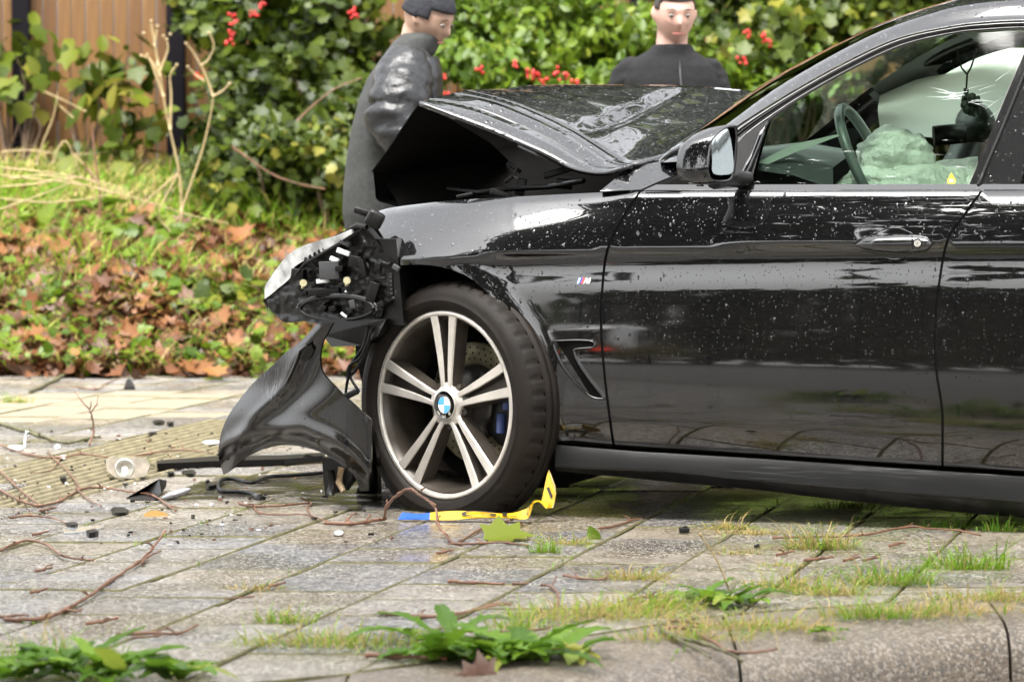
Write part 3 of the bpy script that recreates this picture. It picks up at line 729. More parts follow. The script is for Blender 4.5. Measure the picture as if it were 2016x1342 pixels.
    b.grid([rr(.041, -.012), rr(.041, -.004), rr(.0395, -.003)], 1, True, True); b.grid([rr(.0395, -.003), rr(.0385, -.0035), rr(.0245, -.0032)], 0, True, True); b.grid([rr(.0245, -.0032), rr(.0235, -.0024)], 1, True, True)
    for q in range(4):
        vs = [C2(0, 0, -.0024)] + [C2(.0235 * math.cos((q + k / 10) * PI / 2), .0235 * math.sin((q + k / 10) * PI / 2), -.0024) for k in range(11)]
        b.add(vs, [(0, k + 1, k + 2) for k in range(10)], 2 if q in (1, 3) else 3)
    for ch, an in (('B', 312), ('M', 270), ('W', 228)):
        tv, tf = text_geo(ch, .0145); an = math.radians(an)
        cx = (min(p[0] for p in tv) + max(p[0] for p in tv)) / 2; cy = (min(p[1] for p in tv) + max(p[1] for p in tv)) / 2
        o_ = (.0315 * math.cos(an), .0315 * math.sin(an)); r_ = an - PI / 2
        b.add([C2(o_[0] + (x - cx) * math.cos(r_) - (y - cy) * math.sin(r_), o_[1] + (x - cx) * math.sin(r_) + (y - cy) * math.cos(r_), -.0022) for x, y in tv], tf, 4)
    b.build('hub_badge', [M['gloss'], M['alloy'], M['badge_blue'], M['white_tag'], M['badge_letter']], w0)
    # brake disc with drilled holes, carrier, caliper
    b = MB(); lathe(lambda r, a, w_, k: center + T_dir * (r * math.cos(a)) + UP * (r * math.sin(a)) + N_dir * w_, [(.172, -.15), (.174, -.132), (.172, -.13), (.112, -.13), (.110, -.14)], 0, b, 72)
    lathe(lambda r, a, w_, k: center + T_dir * (r * math.cos(a)) + UP * (r * math.sin(a)) + N_dir * w_, [(.110, -.14), (.104, -.105), (.07, -.10), (.02, -.10)], 1, b, 48)
    for k in range(36):
        for q in range(3):
            a = (k + q * .33) * 2 * PI / 36; r = .127 + q * .016; c = center + T_dir * (r * math.cos(a)) + UP * (r * math.sin(a)) + N_dir * -.1292
            b.add([c + (T_dir * math.cos(j * PI / 3) + UP * math.sin(j * PI / 3)) * .0032 for j in range(6)], [list(range(6))], 2)
    b.build('brake_disc', [M['disc'], M['hub_steel'], M['dark']], w0)
    b = MB()
    a0, a1 = math.radians(-38), math.radians(12)
    lathe(lambda r, a, w_, k: center + T_dir * (r * math.cos(a)) + UP * (r * math.sin(a)) + N_dir * w_, [(.10, -.12), (.105, -.088), (.13, -.08), (.178, -.082), (.192, -.10), (.192, -.2)], 0, b, 14, a0, a1)
    b.tube([C2(.155, -.02, -.075), C2(.152, -.075, -.075)], .014, 8, 1); b.box(C2(.168, .01, -.08), (.02, .02, .04), None, 1, .003)
    b.build('brake_caliper', [M['plastic'], M['caliper_blue']], w0)
    b = MB(); lathe(lambda r, a, w_, k: center + T_dir * (r * math.cos(a)) + UP * (r * math.sin(a)) + N_dir * w_, [(.04, -.165), (.20, -.165), (.228, -.15)], 0, b, 48); b.build('dust_shield', M['dark'], w0)
    b = MB(); b.tube([C2(-.115, -.20, -.09), C2(-.06, -.205, -.09), C2(-.02, -.208, -.09)], [.004, .009, .004], 6); b.build('balance_weight', M['plastic'], w0)
    return w0, wp
def text_geo(s, size):
    c = bpy.data.curves.new('t', 'FONT'); c.body = s; c.size = size; c.resolution_u = 3
    o = bpy.data.objects.new('t', c); COL.objects.link(o); dg_ = bpy.context.evaluated_depsgraph_get(); me = o.evaluated_get(dg_).to_mesh()
    v = [(p.co.x, p.co.y) for p in me.vertices]; f = [list(p.vertices) for p in me.polygons]
    o.evaluated_get(dg_).to_mesh_clear(); bpy.data.objects.remove(o); bpy.data.curves.remove(c); return v, f
M['tyre'] = mat('worn_tyre_rubber', (0.01103, 0.008186, 0.005929), .6, var=.5, vs=9, spec=.2, bmp=.25, bs=60)
M['alloy'] = mat('machined_alloy', (0.63, 0.5896, 0.531), .3, metal=.5, var=.14, vs=14)
M['alloy_dark'] = mat('dark_grey_alloy', (.060, .050, .040), .33, metal=.3, var=.4, vs=12)
M['badge_blue'] = mat('badge_blue', (.10, .40, .78), .25); M['badge_letter'] = mat('badge_letter', (.62, .6, .5), .3)
M['disc'] = mat('brake_disc_iron', (0.315, 0.285, 0.18), .42, metal=.4, var=.2, vs=30); M['hub_steel'] = mat('hub_steel', (0.075, 0.0675, 0.06), .35, metal=.6, var=.4, vs=20)
M['caliper_blue'] = mat('caliper_blue', (.05, .08, .22), .4)
WC = P(873, 797, 10.34)
make_wheel(WC, car, WN, WT)
RC = S(2930, 800, .05); RC.z = .335
make_wheel(RC, car, NS, -FWD, flat=True, detail=False)

# ------------------------------------------------------------------ door handle, side vent, side badge, mirror
def sb(x, y, o): return S(x, y, dbody(x, y) - o)
HO = [(1679, 482), (1690, 471), (1716, 463), (1728, 456), (1745, 450), (1770, 449), (1786, 455), (1797, 463), (1797, 498), (1785, 505), (1765, 511), (1745, 509), (1725, 500), (1700, 494), (1684, 490)]
hcen = (1745, 481)
ho = spl(HO, True, 4); b = MB()
lev = lambda k, o: [sb(hcen[0] + (x - hcen[0]) * k, hcen[1] + (y - hcen[1]) * k, o) for x, y in ho]
b.grid([lev(1.012, .0015), lev(1.0, .003), lev(.97, .0005), lev(.85, -.001), lev(.6, -.0005), lev(.2, .0)], 0, True, True)
b.build('handle_bowl', M['paint'], car)
b = MB(); rows = []
for x in np.linspace(1684, 1836, 30):
    yt = np.interp(x, [1684, 1700, 1725, 1760, 1800, 1825, 1836], [480, 470, 465.5, 463.5, 463, 466, 477]); yb = np.interp(x, [1684, 1700, 1725, 1760, 1800, 1825, 1836], [484, 491, 496, 498, 498, 495, 484])
    lift = .030 * min(1, (x - 1680) / 40) * min(1, (1838 - x) / 8) ** .5 + .003
    ym = (yt + yb) / 2; hh = (yb - yt) / 2
    rows.append([S(x, ym - hh * math.cos(a), dbody(x, 482) - lift * (.35 + .65 * math.sin(a))) for a in np.linspace(0, PI, 11)])
b.grid(rows); b.build('door_handle', M['paint'], car)
b = MB()
for r, o, mi in ((9.5, .0335, 0), (7.0, .035, 1)):
    c = [S(1806 + r * math.cos(k * 2 * PI / 20), 479 + r * math.sin(k * 2 * PI / 20), dbody(1806, 482) - o) for k in range(20)]
    b.prism(c, INW * .008, mi)
b.box(S(1806, 479, dbody(1806, 482) - .0355), (.0012, .001, .006), None, 0)
b.build('door_lock', [M['gloss'], mat('steel_lock', (.8, .78, .7), .25, metal=.7)], car)
b = MB(); b.tube([S(1795.5, y, dbody(1795, 482) - .0335) for y in (464, 480, 497)], .0011, 4); b.build('handle_seam', M['rubber_seal'], car)

VO = [(1086, 670, 1), (1133, 668), (1164, 670), (1171, 677), (1167, 685), (1135, 688), (1131, 694), (1140, 715), (1161, 746), (1188, 780), (1186, 786), (1164, 782), (1140, 763), (1109, 725), (1092, 692)]
vo = spl(VO, True, 4)
ctr = np.mean(np.array(vo), 0)
def inset(k):
    out = []; n = len(vo); ar = np.array(vo)
    for i in range(n):
        t = ar[(i + 1) % n] - ar[i - 1]; nn = np.array([-t[1], t[0]]) / (np.linalg.norm(t) + 1e-9); q = ar[i] + nn * k
        out.append(q)
    return out
b = MB(); lv = lambda k, o: [sb(x, y, o) for x, y in inset(k)]
b.grid([lv(-1.0, .0005), lv(0, .009), lv(1.6, .0105), lv(4.0, .002), lv(5.0, -.004)], 0, True, True)
b.build('vent_frame', M['gloss'], car)
patch('vent_recess', [(x, y) for x, y in inset(3)], lambda x, y: sb(x, y, -.001 + .006 * max(0, min(1, (x - 1100 - (y - 690) * .62) / 45))), M['dark'], car, 5, 0, dense=False)

sh = .32
def bp(u, v, o=.004): return sb(1135 + u + v * 4.5, 558.5 - v * 12, o)
b = MB()
for i, (u0, u1) in enumerate(((0, 4.6), (4.6, 8.0), (8.0, 13.0))):
    b.prism([bp(u0, 0), bp(u1, 0), bp(u1, 1), bp(u0, 1)], INW * .004, i)
mp = [(13.0, 0), (15.6, 0), (16.4, .55), (18.0, 0), (19.6, 0), (21.6, .55), (21.4, 0), (25.6, 0), (24.8, 1), (20.9, 1), (19.4, .42), (18.2, 1), (13.5, 1)]
b.prism([bp(u, v, .0045) for u, v in mp], INW * .004, 3)
b.build('side_badge', [mat('pale_blue_stripe', (.45, .62, .9), .3), mat('violet_stripe', (.07, .08, .42), .3), mat('red_stripe', (.75, .10, .10), .3), mat('badge_chrome', (.85, .84, .78), .25, metal=.6)], car)

# mirror
MO = [(1392, 343), (1392, 318), (1397, 281), (1408, 264), (1426, 250), (1440, 246), (1449, 252), (1448, 300), (1445, 329), (1440, 352), (1427, 360), (1400, 358)]
mo = spl(MO, True, 4); mdx = lambda x: -.22 + (x - 1392) / 57 * .10
ring = [S(x, y, mdx(x)) for x, y in mo]; rc = sum(ring, Vector()) / len(ring)
fw = FWD + Vector((0, 0, -.10))
def mring(k, f_, s_=1.0): return [rc + (p - rc) * s_ * k + fw * f_ for p in ring]
mir = MB(); mir.grid([mring(.90, -.002), mring(.97, -.006), mring(1.0, .0), mring(1.02, .02), mring(1.0, .045), mring(.93, .07), mring(.78, .092), mring(.5, .106), mring(.1, .110)], 0, True, True)
mirror = mir.build('wing_mirror', M['paint_wet'], car)
GLO = [(1393, 343), (1395, 316), (1400, 280), (1410, 268), (1426, 256), (1436, 254), (1439, 268), (1438, 304), (1434, 332), (1425, 344)]
b = MB(); g_ = [S(x, y, mdx(x)) + fw * (-.006 + (300 - y) / 88 * .022) for x, y in spl(GLO, True, 4)]; b.add(g_, [list(range(len(g_)))]); b.build('mirror_glass', M['mirror'], mirror)
b = MB(); b.tube([mring(1.03, f_)[k] for k, f_ in ((0, 0), (44, .03), (40, .06), (38, .09))], .002, 4); b.grid([[S(x, y, d) for x, y, d in ((1412, 352, -.12), (1440, 346, -.05), (1470, 345, .07))], [S(x, y, d) for x, y, d in ((1408, 362, -.10), (1442, 362, -.02), (1475, 364, .07))]]); b.tube([S(1405, 357, -.1), S(1440, 354, 0), S(1470, 352, .09)], .022, 8); b.build('mirror_foot', M['plastic'], mirror)

# ------------------------------------------------------------------ broken headlight
hl = bpy.data.objects.new('headlight', None); COL.objects.link(hl); hl.parent = car; hl.location = -WO[car.name]; WO[hl.name] = Vector(); hl.empty_display_size = .1
hd = lambda x, y: .03 + max(0, (785 - x) / 265) ** 1.4 * .26
hp = lambda x, y, o=0.0: S(x, y, hd(x, y) + o)
lens_o = [(521, 588, 1), (522, 564), (533, 545), (545, 528), (570, 499), (601, 482), (661, 464, 1), (690, 452, 1), (693, 460, 1), (664, 478), (618, 504), (590, 518), (576, 530), (570, 548), (547, 568), (530, 582)]
m, t, b_, o = newmat('scuffed_headlight_lens'); b_.inputs['Base Color'].default_value = (.66, .67, .65, 1); b_.inputs['Roughness'].default_value = .18; b_.inputs['Coat Weight'].default_value = 1
t.links.new(ramp(t, noise(t, texco(t, (14, 14, 14)), 1.2, 4), [(.35, (.30, .30, .29)), (.6, (.8, .81, .8))]), b_.inputs['Base Color']); M['lens'] = m
patch('lens', lens_o, lambda x, y: hp(x, y, .06 * math.sin(min(1, max(0, (y - 455) / 140)) * PI * .5) - .03), M['lens'], hl, 7, .04, 5)
hous_o = [(521, 589, 1), (530, 583), (547, 569), (571, 549), (579, 530), (600, 513), (640, 492), (664, 478), (706, 446), (722, 450), (758, 496, 1), (785, 526), (782, 545), (778, 586), (757, 601), (746, 630), (703, 626), (661, 638), (618, 636), (596, 632), (562, 635), (545, 622), (531, 609)]
patch('lamp_housing', hous_o, lambda x, y: hp(x, y, .035 + .010 * mnoise.noise((x * .035, y * .035, 2.2)) + .012 * mnoise.noise((x * .09, y * .09, 5.2))), M['plastic'], hl, 6, .05, 3)
def tagbox(cx, cy, w_, h_, ang, o, dep, mi, bb, bev=.002):
    c = hp(cx, cy, o); R_ = Matrix((FWD * -1, INW, UP)).transposed() @ Matrix.Rotation(ang, 3, 'Y')
    bb.box(c, (w_, dep, h_), R_, mi, bev)
PXM = 10.45 / 7200
b = MB()
LM = [M['plastic'], M['grey_box'], M['white_tag'], M['cream']]
for nm, *q in (('tag', 676, 496, 28, 10, .32, -.005, .01, 2), ('tag', 659, 511, 20, 9, .35, .0, .012, 2), ('control_unit', 651, 532, 42, 36, -.05, .0, .03, 1), ('side_reflector', 636, 553, 28, 9, -.12, .008, .01, 2), ('tag', 694, 599, 12, 17, -.2, .0, .01, 1), ('tag', 677, 620, 15, 5, .6, .0, .008, 2)):
    b = MB(); tagbox(q[0], q[1], q[2] * PXM, q[3] * PXM, q[4], q[5], q[6], q[7], b); b.build(nm, LM, hl)
for x, y in ((597, 557), (683, 552)):
    b = MB(); b.tube([hp(x, y, .01), hp(x, y, -.012)], [.010, .011], 10, 3); b.tube([hp(x, y + 1, .004), hp(x, y + 11, .0)], .006, 6, 3); b.build('adjuster_screw', LM, hl)
b = MB()
for x, y in ((597, 557), (683, 552)):
    b.sphere(hp(x - 2, y + 22, .0), .004, 6, 4, 2)
tagbox(770, 561, 9 * PXM, 46 * PXM, -.05, -.01, .012, 0, b); tagbox(780, 527, 15 * PXM, 10 * PXM, .5, -.012, .012, 1, b); tagbox(752, 548, 16 * PXM, 5 * PXM, .0, -.005, .01, 0, b)
tagbox(716, 528, 10 * PXM, 36 * PXM, -.25, .0, .03, 0, b); tagbox(745, 525, 12 * PXM, 18 * PXM, .1, .0, .02, 0, b); tagbox(640, 574, 66 * PXM, 14 * PXM, -.06, .01, .03, 0, b); tagbox(588, 540, 26 * PXM, 22 * PXM, .1, .01, .03, 0, b); tagbox(614, 520, 30 * PXM, 8 * PXM, .5, .01, .02, 0, b); tagbox(735, 575, 20 * PXM, 40 * PXM, .3, .015, .02, 0, b); tagbox(700, 515, 24 * PXM, 22 * PXM, .2, .01, .02, 0, b); tagbox(680, 478, 22 * PXM, 9 * PXM, .4, .0, .02, 1, b)
for k in range(5): tagbox(769 + .5 * k, 545 + k * 8, 4 * PXM, 3 * PXM, 0, -.018, .004, 1, b, 0)
b.tube([hp(664 + 78 * math.cos(a), 606 + 26 * math.sin(a), .01) for a in np.linspace(PI * 1.0, PI * 2.05, 16)], .004, 5, 1)
b.tube([hp(664 + 72 * math.cos(a), 607 + 23 * math.sin(a), .004) for a in np.linspace(0, 2 * PI, 30)], .0055, 6, 0)
for k in range(9): tagbox(602 + k * 9, 510 - k * 5.2, 4 * PXM, 7 * PXM, .3, .0, .012, 0, b, 0)
b.tube([hp(x, y, -.01) for x, y in ((578, 546), (600, 519), (640, 496), (690, 466), (712, 450))], .0045, 5, 0)
b.tube([hp(x, y, 0) for x, y in ((521, 590), (526, 602), (528, 614))], [.006, .004, .001], 5, 0)
rr_ = random.Random(4)
for k in range(12):
    x = rr_.uniform(585, 765); y = rr_.uniform(520, 615); tagbox(x, y, rr_.uniform(5, 16) * PXM, rr_.uniform(3, 12) * PXM, rr_.uniform(-.6, .6), .012, .03, 0, b, .001)
tag(b.build('lamp_fittings', LM, hl), kind='stuff')
b = MB(); b.tube([hp(x, y, -.01) for x, y in ((690, 450), (706, 444), (722, 447))], [.006, .01, .008], 6)
b.grid([[hp(x, y, o) for x, y, o in ((656, 464, 0), (690, 449, 0), (716, 440, 0))], [hp(x, y, o) for x, y, o in ((660, 471, 0), (694, 457, 0), (722, 452, 0))]])
b.box(S(738, 432, .06), (.05, .05, .05), Matrix.Rotation(.5, 3, 'Y'), 0, .012); b.box(S(716, 418, .12), (.06, .03, .02), Matrix.Rotation(.3, 3, 'Y'), 0, .006)
b.prism([S(700, 470, .12), S(780, 470, .06), S(795, 640, .06), S(700, 640, .12)], INW * .25)
b.prism([S(632, 628, .13), S(760, 628, .05), S(745, 660, .05), S(712, 680, .08), S(652, 682, .1), S(636, 660, .12)], INW * .2)
b.build('lamp_carrier', M['plastic'], car)
b = MB()
for pts in ([(724, 640, .05), (716, 680, .05), (695, 712, .06), (684, 750, .07), (680, 776, .07)], [(730, 640, .06), (722, 690, .06), (699, 730, .07), (690, 740, .07), (700, 760, .06), (708, 772, .06)], [(735, 640, .04), (712, 700, .05), (688, 720, .06), (683, 745, .06)]):
    b.tube([S(*p) for p in dens3(pts, 4)], .0045, 5)
b.box(S(690, 776, .06), (.05, .02, .018), Matrix.Rotation(-.45, 3, 'Y'), 0, .004)
b.build('wiring', M['rubber_seal'], car)

# ------------------------------------------------------------------ cabin
b = MB()
ctr_ = S(1712, 330, .42); rg = .185
ax = (FWD * .90 + UP * -.42).normalized(); u_ = INW; v_ = u_.cross(ax)
pts = [ctr_ + u_ * rg * math.cos(a) + v_ * rg * math.sin(a) for a in np.linspace(0, 2 * PI, 41)]
b.tube(pts, .015, 8, 0, False); b.build('steering_wheel', mat('steering_rim', (.16, .18, .17), .3), car)
def blob(name, c, r, seed, material, amp=.16, sq=1.0, n1=48, n2=72):
    b = MB(); rows = []
    for i in range(n1 + 1):
        t = PI * i / n1; row = []
        for j in range(n2):
            a = 2 * PI * j / n2; d = Vector((math.sin(t) * math.cos(a), math.sin(t) * math.sin(a), math.cos(t)))
            k = 1 + amp * mnoise.fractal(d * 1.6 + Vector((seed, 0, 0)), 1, 2, 3) + amp * .7 * abs(mnoise.noise(d * 3.2 + Vector((0, seed, 0)))) + amp * .28 * abs(mnoise.noise(d * 7.5 + Vector((3, seed, 0))))
            row.append(c + Vector((d.x * r[0], d.y * r[1], d.z * r[2])) * k)
        rows.append(row)
    b.grid(rows, 0, True, True); return b.build(name, material, car)
blob('airbag', S(1762, 312, .42), (.105, .12, .085), 1.3, M['cloth_pale'])
blob('airbag', S(1780, 375, .40), (.185, .16, .085), 4.1, M['cloth_pale'])
b = MB(); rows = []
for i in range(9):
    t = i / 8; rows.append([S(1745 + (1925 - 1745) * k, 330 + t * 45 - 22 * k * (1 - t) + 6 * mnoise.noise((k * 4, t * 3, 1)), .30 + .25 * (1 - t) + .02 * mnoise.noise((k * 5, t * 4, 9))) for k in np.linspace(0, 1, 12)])
b.grid(rows); b.build('airbag', M['cloth_pale'], car)
b = MB(); rows = []
for i in range(9):            # deployed curtain over the far windows
    t = i / 8; rows.append([far(1540 + 620 * k, 70 + (190 + 40 * k) * t + max(0, (1800 - (1600 + 560 * k))) * .45 * (1 - t), .16) - INW * (.05 + .05 * math.sin(PI * t) * (1 + .4 * mnoise.noise((k * 6, 3, t * 2)))) for k in np.linspace(0, 1, 24)])
b.grid(rows)
m, t, b_, o = newmat('curtain_airbag_cloth'); b_.inputs['Base Color'].default_value = (.72, .76, .70, 1); b_.inputs['Roughness'].default_value = .8
tr = N_(t, 'ShaderNodeBsdfTranslucent'); tr.inputs[0].default_value = (.75, .8, .74, 1); mx = N_(t, 'ShaderNodeMixShader'); mx.inputs[0].default_value = .5
t.links.new(b_.outputs[0], mx.inputs[1]); t.links.new(tr.outputs[0], mx.inputs[2]); t.links.new(mx.outputs[0], o.inputs[0])
b.build('curtain_airbag', m, car)
b = MB(); b.grid([[S(x, y, .14) for x, y in ((1450, 330), (1560, 345), (1640, 372))], [S(x, y, .2) for x, y in ((1452, 305), (1560, 300), (1640, 330))], [S(x, y, .6) for x, y in ((1460, 298), (1580, 283), (1680, 300))], [S(x, y, 1.4) for x, y in ((1470, 292), (1580, 280), (1680, 296))], [S(x, y, 1.5) for x, y in ((1480, 380), (1580, 380), (1680, 380))]])
b.build('dashboard', M['dash'], car)
b = MB(); b.grid([[S(x, y, .16) for x, y in ((1494, 318), (1560, 285), (1650, 264))], [S(x, y, .16) for x, y in ((1490, 333), (1566, 300), (1652, 268))]]); b.build('dash_reflection', M['lining'], car)  # pale strip added in place of the reflection along the dash
for (x, y, d, nm) in ((1900, 300, 1.12, 'seat'), (2035, 300, .38, 'seat')):
    b = MB(); c = S(x, y, d)
    rows = []
    for z, hw, th in ((-.75, .24, .10), (-.5, .25, .09), (-.2, .24, .08), (-.02, .20, .06), (.02, .14, .05), (.05, .09, .05)):
        cc = c + UP * (z - .02) - FWD * (z * .25)
        rows.append([cc + INW * (hw * math.cos(a)) * abs(math.cos(a)) ** -.3 * .9 + FWD * (th * math.sin(a)) if abs(math.cos(a)) > .01 else cc + FWD * (th * math.sin(a)) for a in np.linspace(0, 2 * PI, 17)[:-1] + .01])
    b.grid(rows, 0, True, True); so = b.build(nm, M['seat'], car)
    b = MB(); b.sphere(c + UP * .085 - FWD * .03, (.06, .125, .062), 14, 9); b.build('headrest', M['seat'], so)
b = MB(); b.tube([S(1838, 268, .75), S(1900, 262, .78)], .03, 8); b.build('rear_view_mirror', M['plastic'], car)
b = MB(); b.prism([S(1873, 340, dg(350) - .001), S(1864, 356, dg(355) - .001), S(1867, 362, dg(360) - .001), S(1879, 362, dg(360) - .001), S(1882, 356, dg(355) - .001)], INW * .001, 0); b.prism([S(1869, 350, dg(350) - .002), S(1869, 358, dg(357) - .002), S(1877, 358, dg(357) - .002), S(1877, 350, dg(350) - .002)], INW * .001, 1)
b.build('window_sticker', [mat('yellow_sticker', (.75, .6, .05), .4), mat('cyan_sticker', (.3, .65, .7), .4)], car)
b = MB()                        # fine cracks in the pane
rr_ = random.Random(9)
for k in range(17):
    a = rr_.uniform(-.45, .5) + (PI if k % 2 else 0); L = rr_.uniform(20, 62); x0, y0 = 1905 + rr_.uniform(-14, 14) + math.cos(a) * 12, 192 + rr_.uniform(-18, 14)
    b.tube([gls(x0, y0) + NS * .0015, gls(x0 + math.cos(a) * L * .5, y0 + math.sin(a) * L * .4 + rr_.uniform(-2, 2)) + NS * .0015, gls(x0 + math.cos(a) * L, y0 + math.sin(a) * L * .7) + NS * .0015], [.0008, .0006, .0002], 3)
for x, y, x2, y2 in ((1960, 160, 2003, 128), (1940, 215, 1975, 190), (1950, 230, 1985, 205)): b.tube([gls(x, y) + NS * .0015, gls(x2, y2) + NS * .0015], .0006, 3)
tag(b.build('glass_cracks', mat('glass_crack', (.8, .86, .84), .3), car), kind='stuff')

af = thing('hanging_charm', 'dark bunch of charms on a forked cord hanging inside the side window', 'charm', tuple(S(1903, 90, .35)))
b = MB(); 
for pts in ([(1885, 96), (1886, 115), (1893, 134), (1903, 146)], [(1921, 93), (1919, 112), (1911, 135), (1904, 146)], [(1904, 146), (1903, 165), (1902, 180)]): b.tube([S(x, y, .35) for x, y in pts], .0028, 5)
b.build('cord', M['rubber_seal'], af)
b = MB(); b.box(S(1902, 184, .35), (.014, .014, .03), None, 0, .003)
rr_ = random.Random(3)
for k in range(16): b.sphere(S(1910 + rr_.uniform(-20, 18), 205 + rr_.uniform(-14, 16), .35 + rr_.uniform(-.02, .02)), rr_.uniform(.008, .016), 7, 5)
b.tube([S(1918, 215, .35), S(1922, 230, .35)], .009, 6); b.build('pendant', mat('charm_dark', (.02, .025, .015), .6), af)

# ------------------------------------------------------------------ torn bumper corner leaning in front of the wheel
M['bumper'] = paint_mat('scuffed_bumper_paint', .12, True)
m = M['bumper']; t = m.node_tree; pb = t.nodes['Principled BSDF']; pb.inputs['Coat IOR'].default_value = 1.5
lk = pb.inputs['Base Color'].links[0].from_socket
sc_ = noise(t, texco(t, (150, 150, 16), (0, .5, 0)), 1.0, 4, .7); ms = noise(t, texco(t), 4.2, 3)
f = math_(t, 'MULTIPLY', ramp(t, sc_, [(.50, (0, 0, 0)), (.66, (1, 1, 1))]), ramp(t, ms, [(.54, (0, 0, 0)), (.66, (.8, .8, .8))]))
t.links.new(mixc(t, f, lk, (.25, .25, .26)), pb.inputs['Base Color'])
bc = thing('torn_bumper_corner', 'torn scuffed black bumper corner standing on the wet slabs against the flat tyre', 'bumper piece', tuple(G(710, 1000)))
bump_o = [(624, 637, 1), (656, 635, 1), (644, 657), (635, 674), (630, 705), (635, 733), (655, 756), (683, 784), (733, 828, 1), (730, 903), (728, 930), (725, 966, 1), (709, 966, 1), (698, 937), (675, 917), (655, 903), (630, 889), (590, 878), (556, 876), (525, 882), (499, 892), (477, 906), (457, 923), (440, 934, 1), (431, 903), (430, 881), (437, 847), (451, 815), (477, 779), (505, 747), (533, 722), (562, 694), (590, 674), (612, 651)]
LIPU = pch([(425, 905), (445, 880), (505, 855), (556, 845), (590, 846), (618, 856), (660, 875), (703, 909), (726, 936)])
rdg = lin([(640, 620), (700, 596), (760, 560), (800, 540), (850, 505), (900, 470)])
RXF = pch([(637, 640), (700, 588), (760, 560), (820, 500), (870, 470), (930, 455)])
def bumpd(x, y):
    d = -.02 + max(0, (735 - x) / 305) ** 1.6 * .26
    rx = RXF(y) if True else lin([(637, 640), (700, 588), (760, 560), (820, 500), (870, 470)])(y)
    d += .05 * max(0, (rx - x) / 80) ** 1.5 - .012 * math.exp(-((x - rx) / 14) ** 2)
    d += .022 * math.exp(-((x - rx - 45) / 32) ** 2)
    ly = LIPU(x)
    k = max(0, min(1, (y - ly + 6) / 30)); d += .050 * k * k * (3 - 2 * k) - .008 * math.exp(-((ly - 8 - y) / 14) ** 2)
    return d
patch('bumper_skin', bump_o, lambda x, y: S(x, y, bumpd(x, y) - .04), M['bumper'], bc, 5, .012, 6)
b = MB(); b.grid([[S(x, y, bumpd(x, y) - .052) for x, y in ((603, 682), (613, 678), (618, 690))], [S(x, y, bumpd(x, y) - .046) for x, y in ((590, 708), (602, 712), (610, 706))]]); b.build('tow_cover', M['plastic'], bc)
b = MB(); b.tube([S(x, y, bumpd(x, y) - .048) for x, y in ((604, 679), (590, 690), (585, 706), (576, 728), (564, 752), (557, 762))], [.003, .004, .004, .004, .003, .001], 5); b.build('crease_edge', M['bumper'], bc)
b = MB(); b.prism([S(634, 900, .03), S(688, 905, .02), S(694, 940, .02), S(672, 968, .02), S(640, 975, .03), S(636, 940, .03)], INW * .06); b.tube([S(672, 920, .0), S(667, 948, .0), S(676, 966, 0)], [.010, .011, .008], 7, 1); b.tube([S(650, 925, 0), S(655, 950, 0), S(650, 972, 0)], .012, 6)
b.build('bumper_bracket', [M['plastic'], mat('tan_stub', (.30, .22, .13), .5)], bc)
b = MB(); b.prism([G(700, 975) + UP * .005, G(745, 975) + UP * .005, S(742, 900, .02), S(733, 850, .02), S(728, 900, .02)], INW * .03); b.build('bumper_edge', M['plastic'], bc)

# ------------------------------------------------------------------ bent number plate under the tyre
plt = thing('number_plate', 'bent yellow number plate with a blue end flattened under the tyre', 'number plate', tuple(G(900, 1020)))
Yp = lambda x: 10.09 - (x - 780) * .0002
near = [(783, 1023), (815, 1021.5), (850, 1023), (893, 1023), (930, 1019), (985, 1018), (1010, 1020), (1033, 1021.5), (1041, 1017), (1046, 1005), (1050, 992), (1058, 987), (1066, 990), (1072, 997), (1077, 1001)]
farr = [(792, 1008), (825, 1011), (850, 1008), (893, 1005), (930, 1006), (985, 1010), (1010, 1009), (1033, 1002), (1041, 997), (1046, 992), (1052, 985), (1060, 984), (1067, 986), (1073, 988), (1079, 990)]
def dens2(a, k=5): return spl(a, False, k)
na, fa = dens2(near), dens2(farr)
PN = [P(x, y, Yp(x)) for x, y in na]; PF = [P(x, y, Yp(x) + .03) for x, y in fa]
for q in PN: q.z = max(q.z, .006)
def plate_pt(u, v, o=.0):
    i = min(len(PN) - 2, max(0, int(u * (len(PN) - 1)))); k = u * (len(PN) - 1) - i
    a = PN[i] + (PN[i + 1] - PN[i]) * k; c = PF[i] + (PF[i + 1] - PF[i]) * k
    tu = (PN[i + 1] - PN[i]); nn = tu.cross(c - a).normalized()
    if nn.z < 0: nn = -nn
    return a + (c - a) * v + nn * o
M['plate_y'] = mat('plate_yellow', (0.612, 0.36, 0.0108), .3, var=.12, vs=25); M['plate_b'] = mat('plate_blue', (0.0216, 0.0864, 0.4464), .3); M['plate_k'] = mat('plate_black', (0.0144, 0.01296, 0.00864), .4, var=.3); M['plate_back'] = mat('plate_back', (0.3024, 0.288, 0.2592), .4, metal=.3)
b = MB(); us = np.linspace(0, 1, 75)
ub = .135
for u0, u1 in zip(us[:-1], us[1:]):
    mi = 1 if (u0 + u1) / 2 < ub else 0
    b.add([plate_pt(u0, 0), plate_pt(u1, 0), plate_pt(u1, 1), plate_pt(u0, 1)], [(0, 1, 2, 3)], mi, True); b.add([plate_pt(u0, 0, -.002), plate_pt(u1, 0, -.002), plate_pt(u1, 1, -.002), plate_pt(u0, 1, -.002)], [(3, 2, 1, 0)], 2, True)
fl = [(1066, 986), (1071, 962), (1076, 938), (1080, 925), (1084, 934), (1092, 956), (1094, 972), (1091, 990), (1088, 999), (1078, 1000)]
fy = lambda x, y: 10.06 + (1080 - x) * .0012 + (1000 - y) * .0004
flp = [P(x, y, fy(x, y)) for x, y in fl]; b.prism(flp, Vector((.002, .003, 0)), 0)
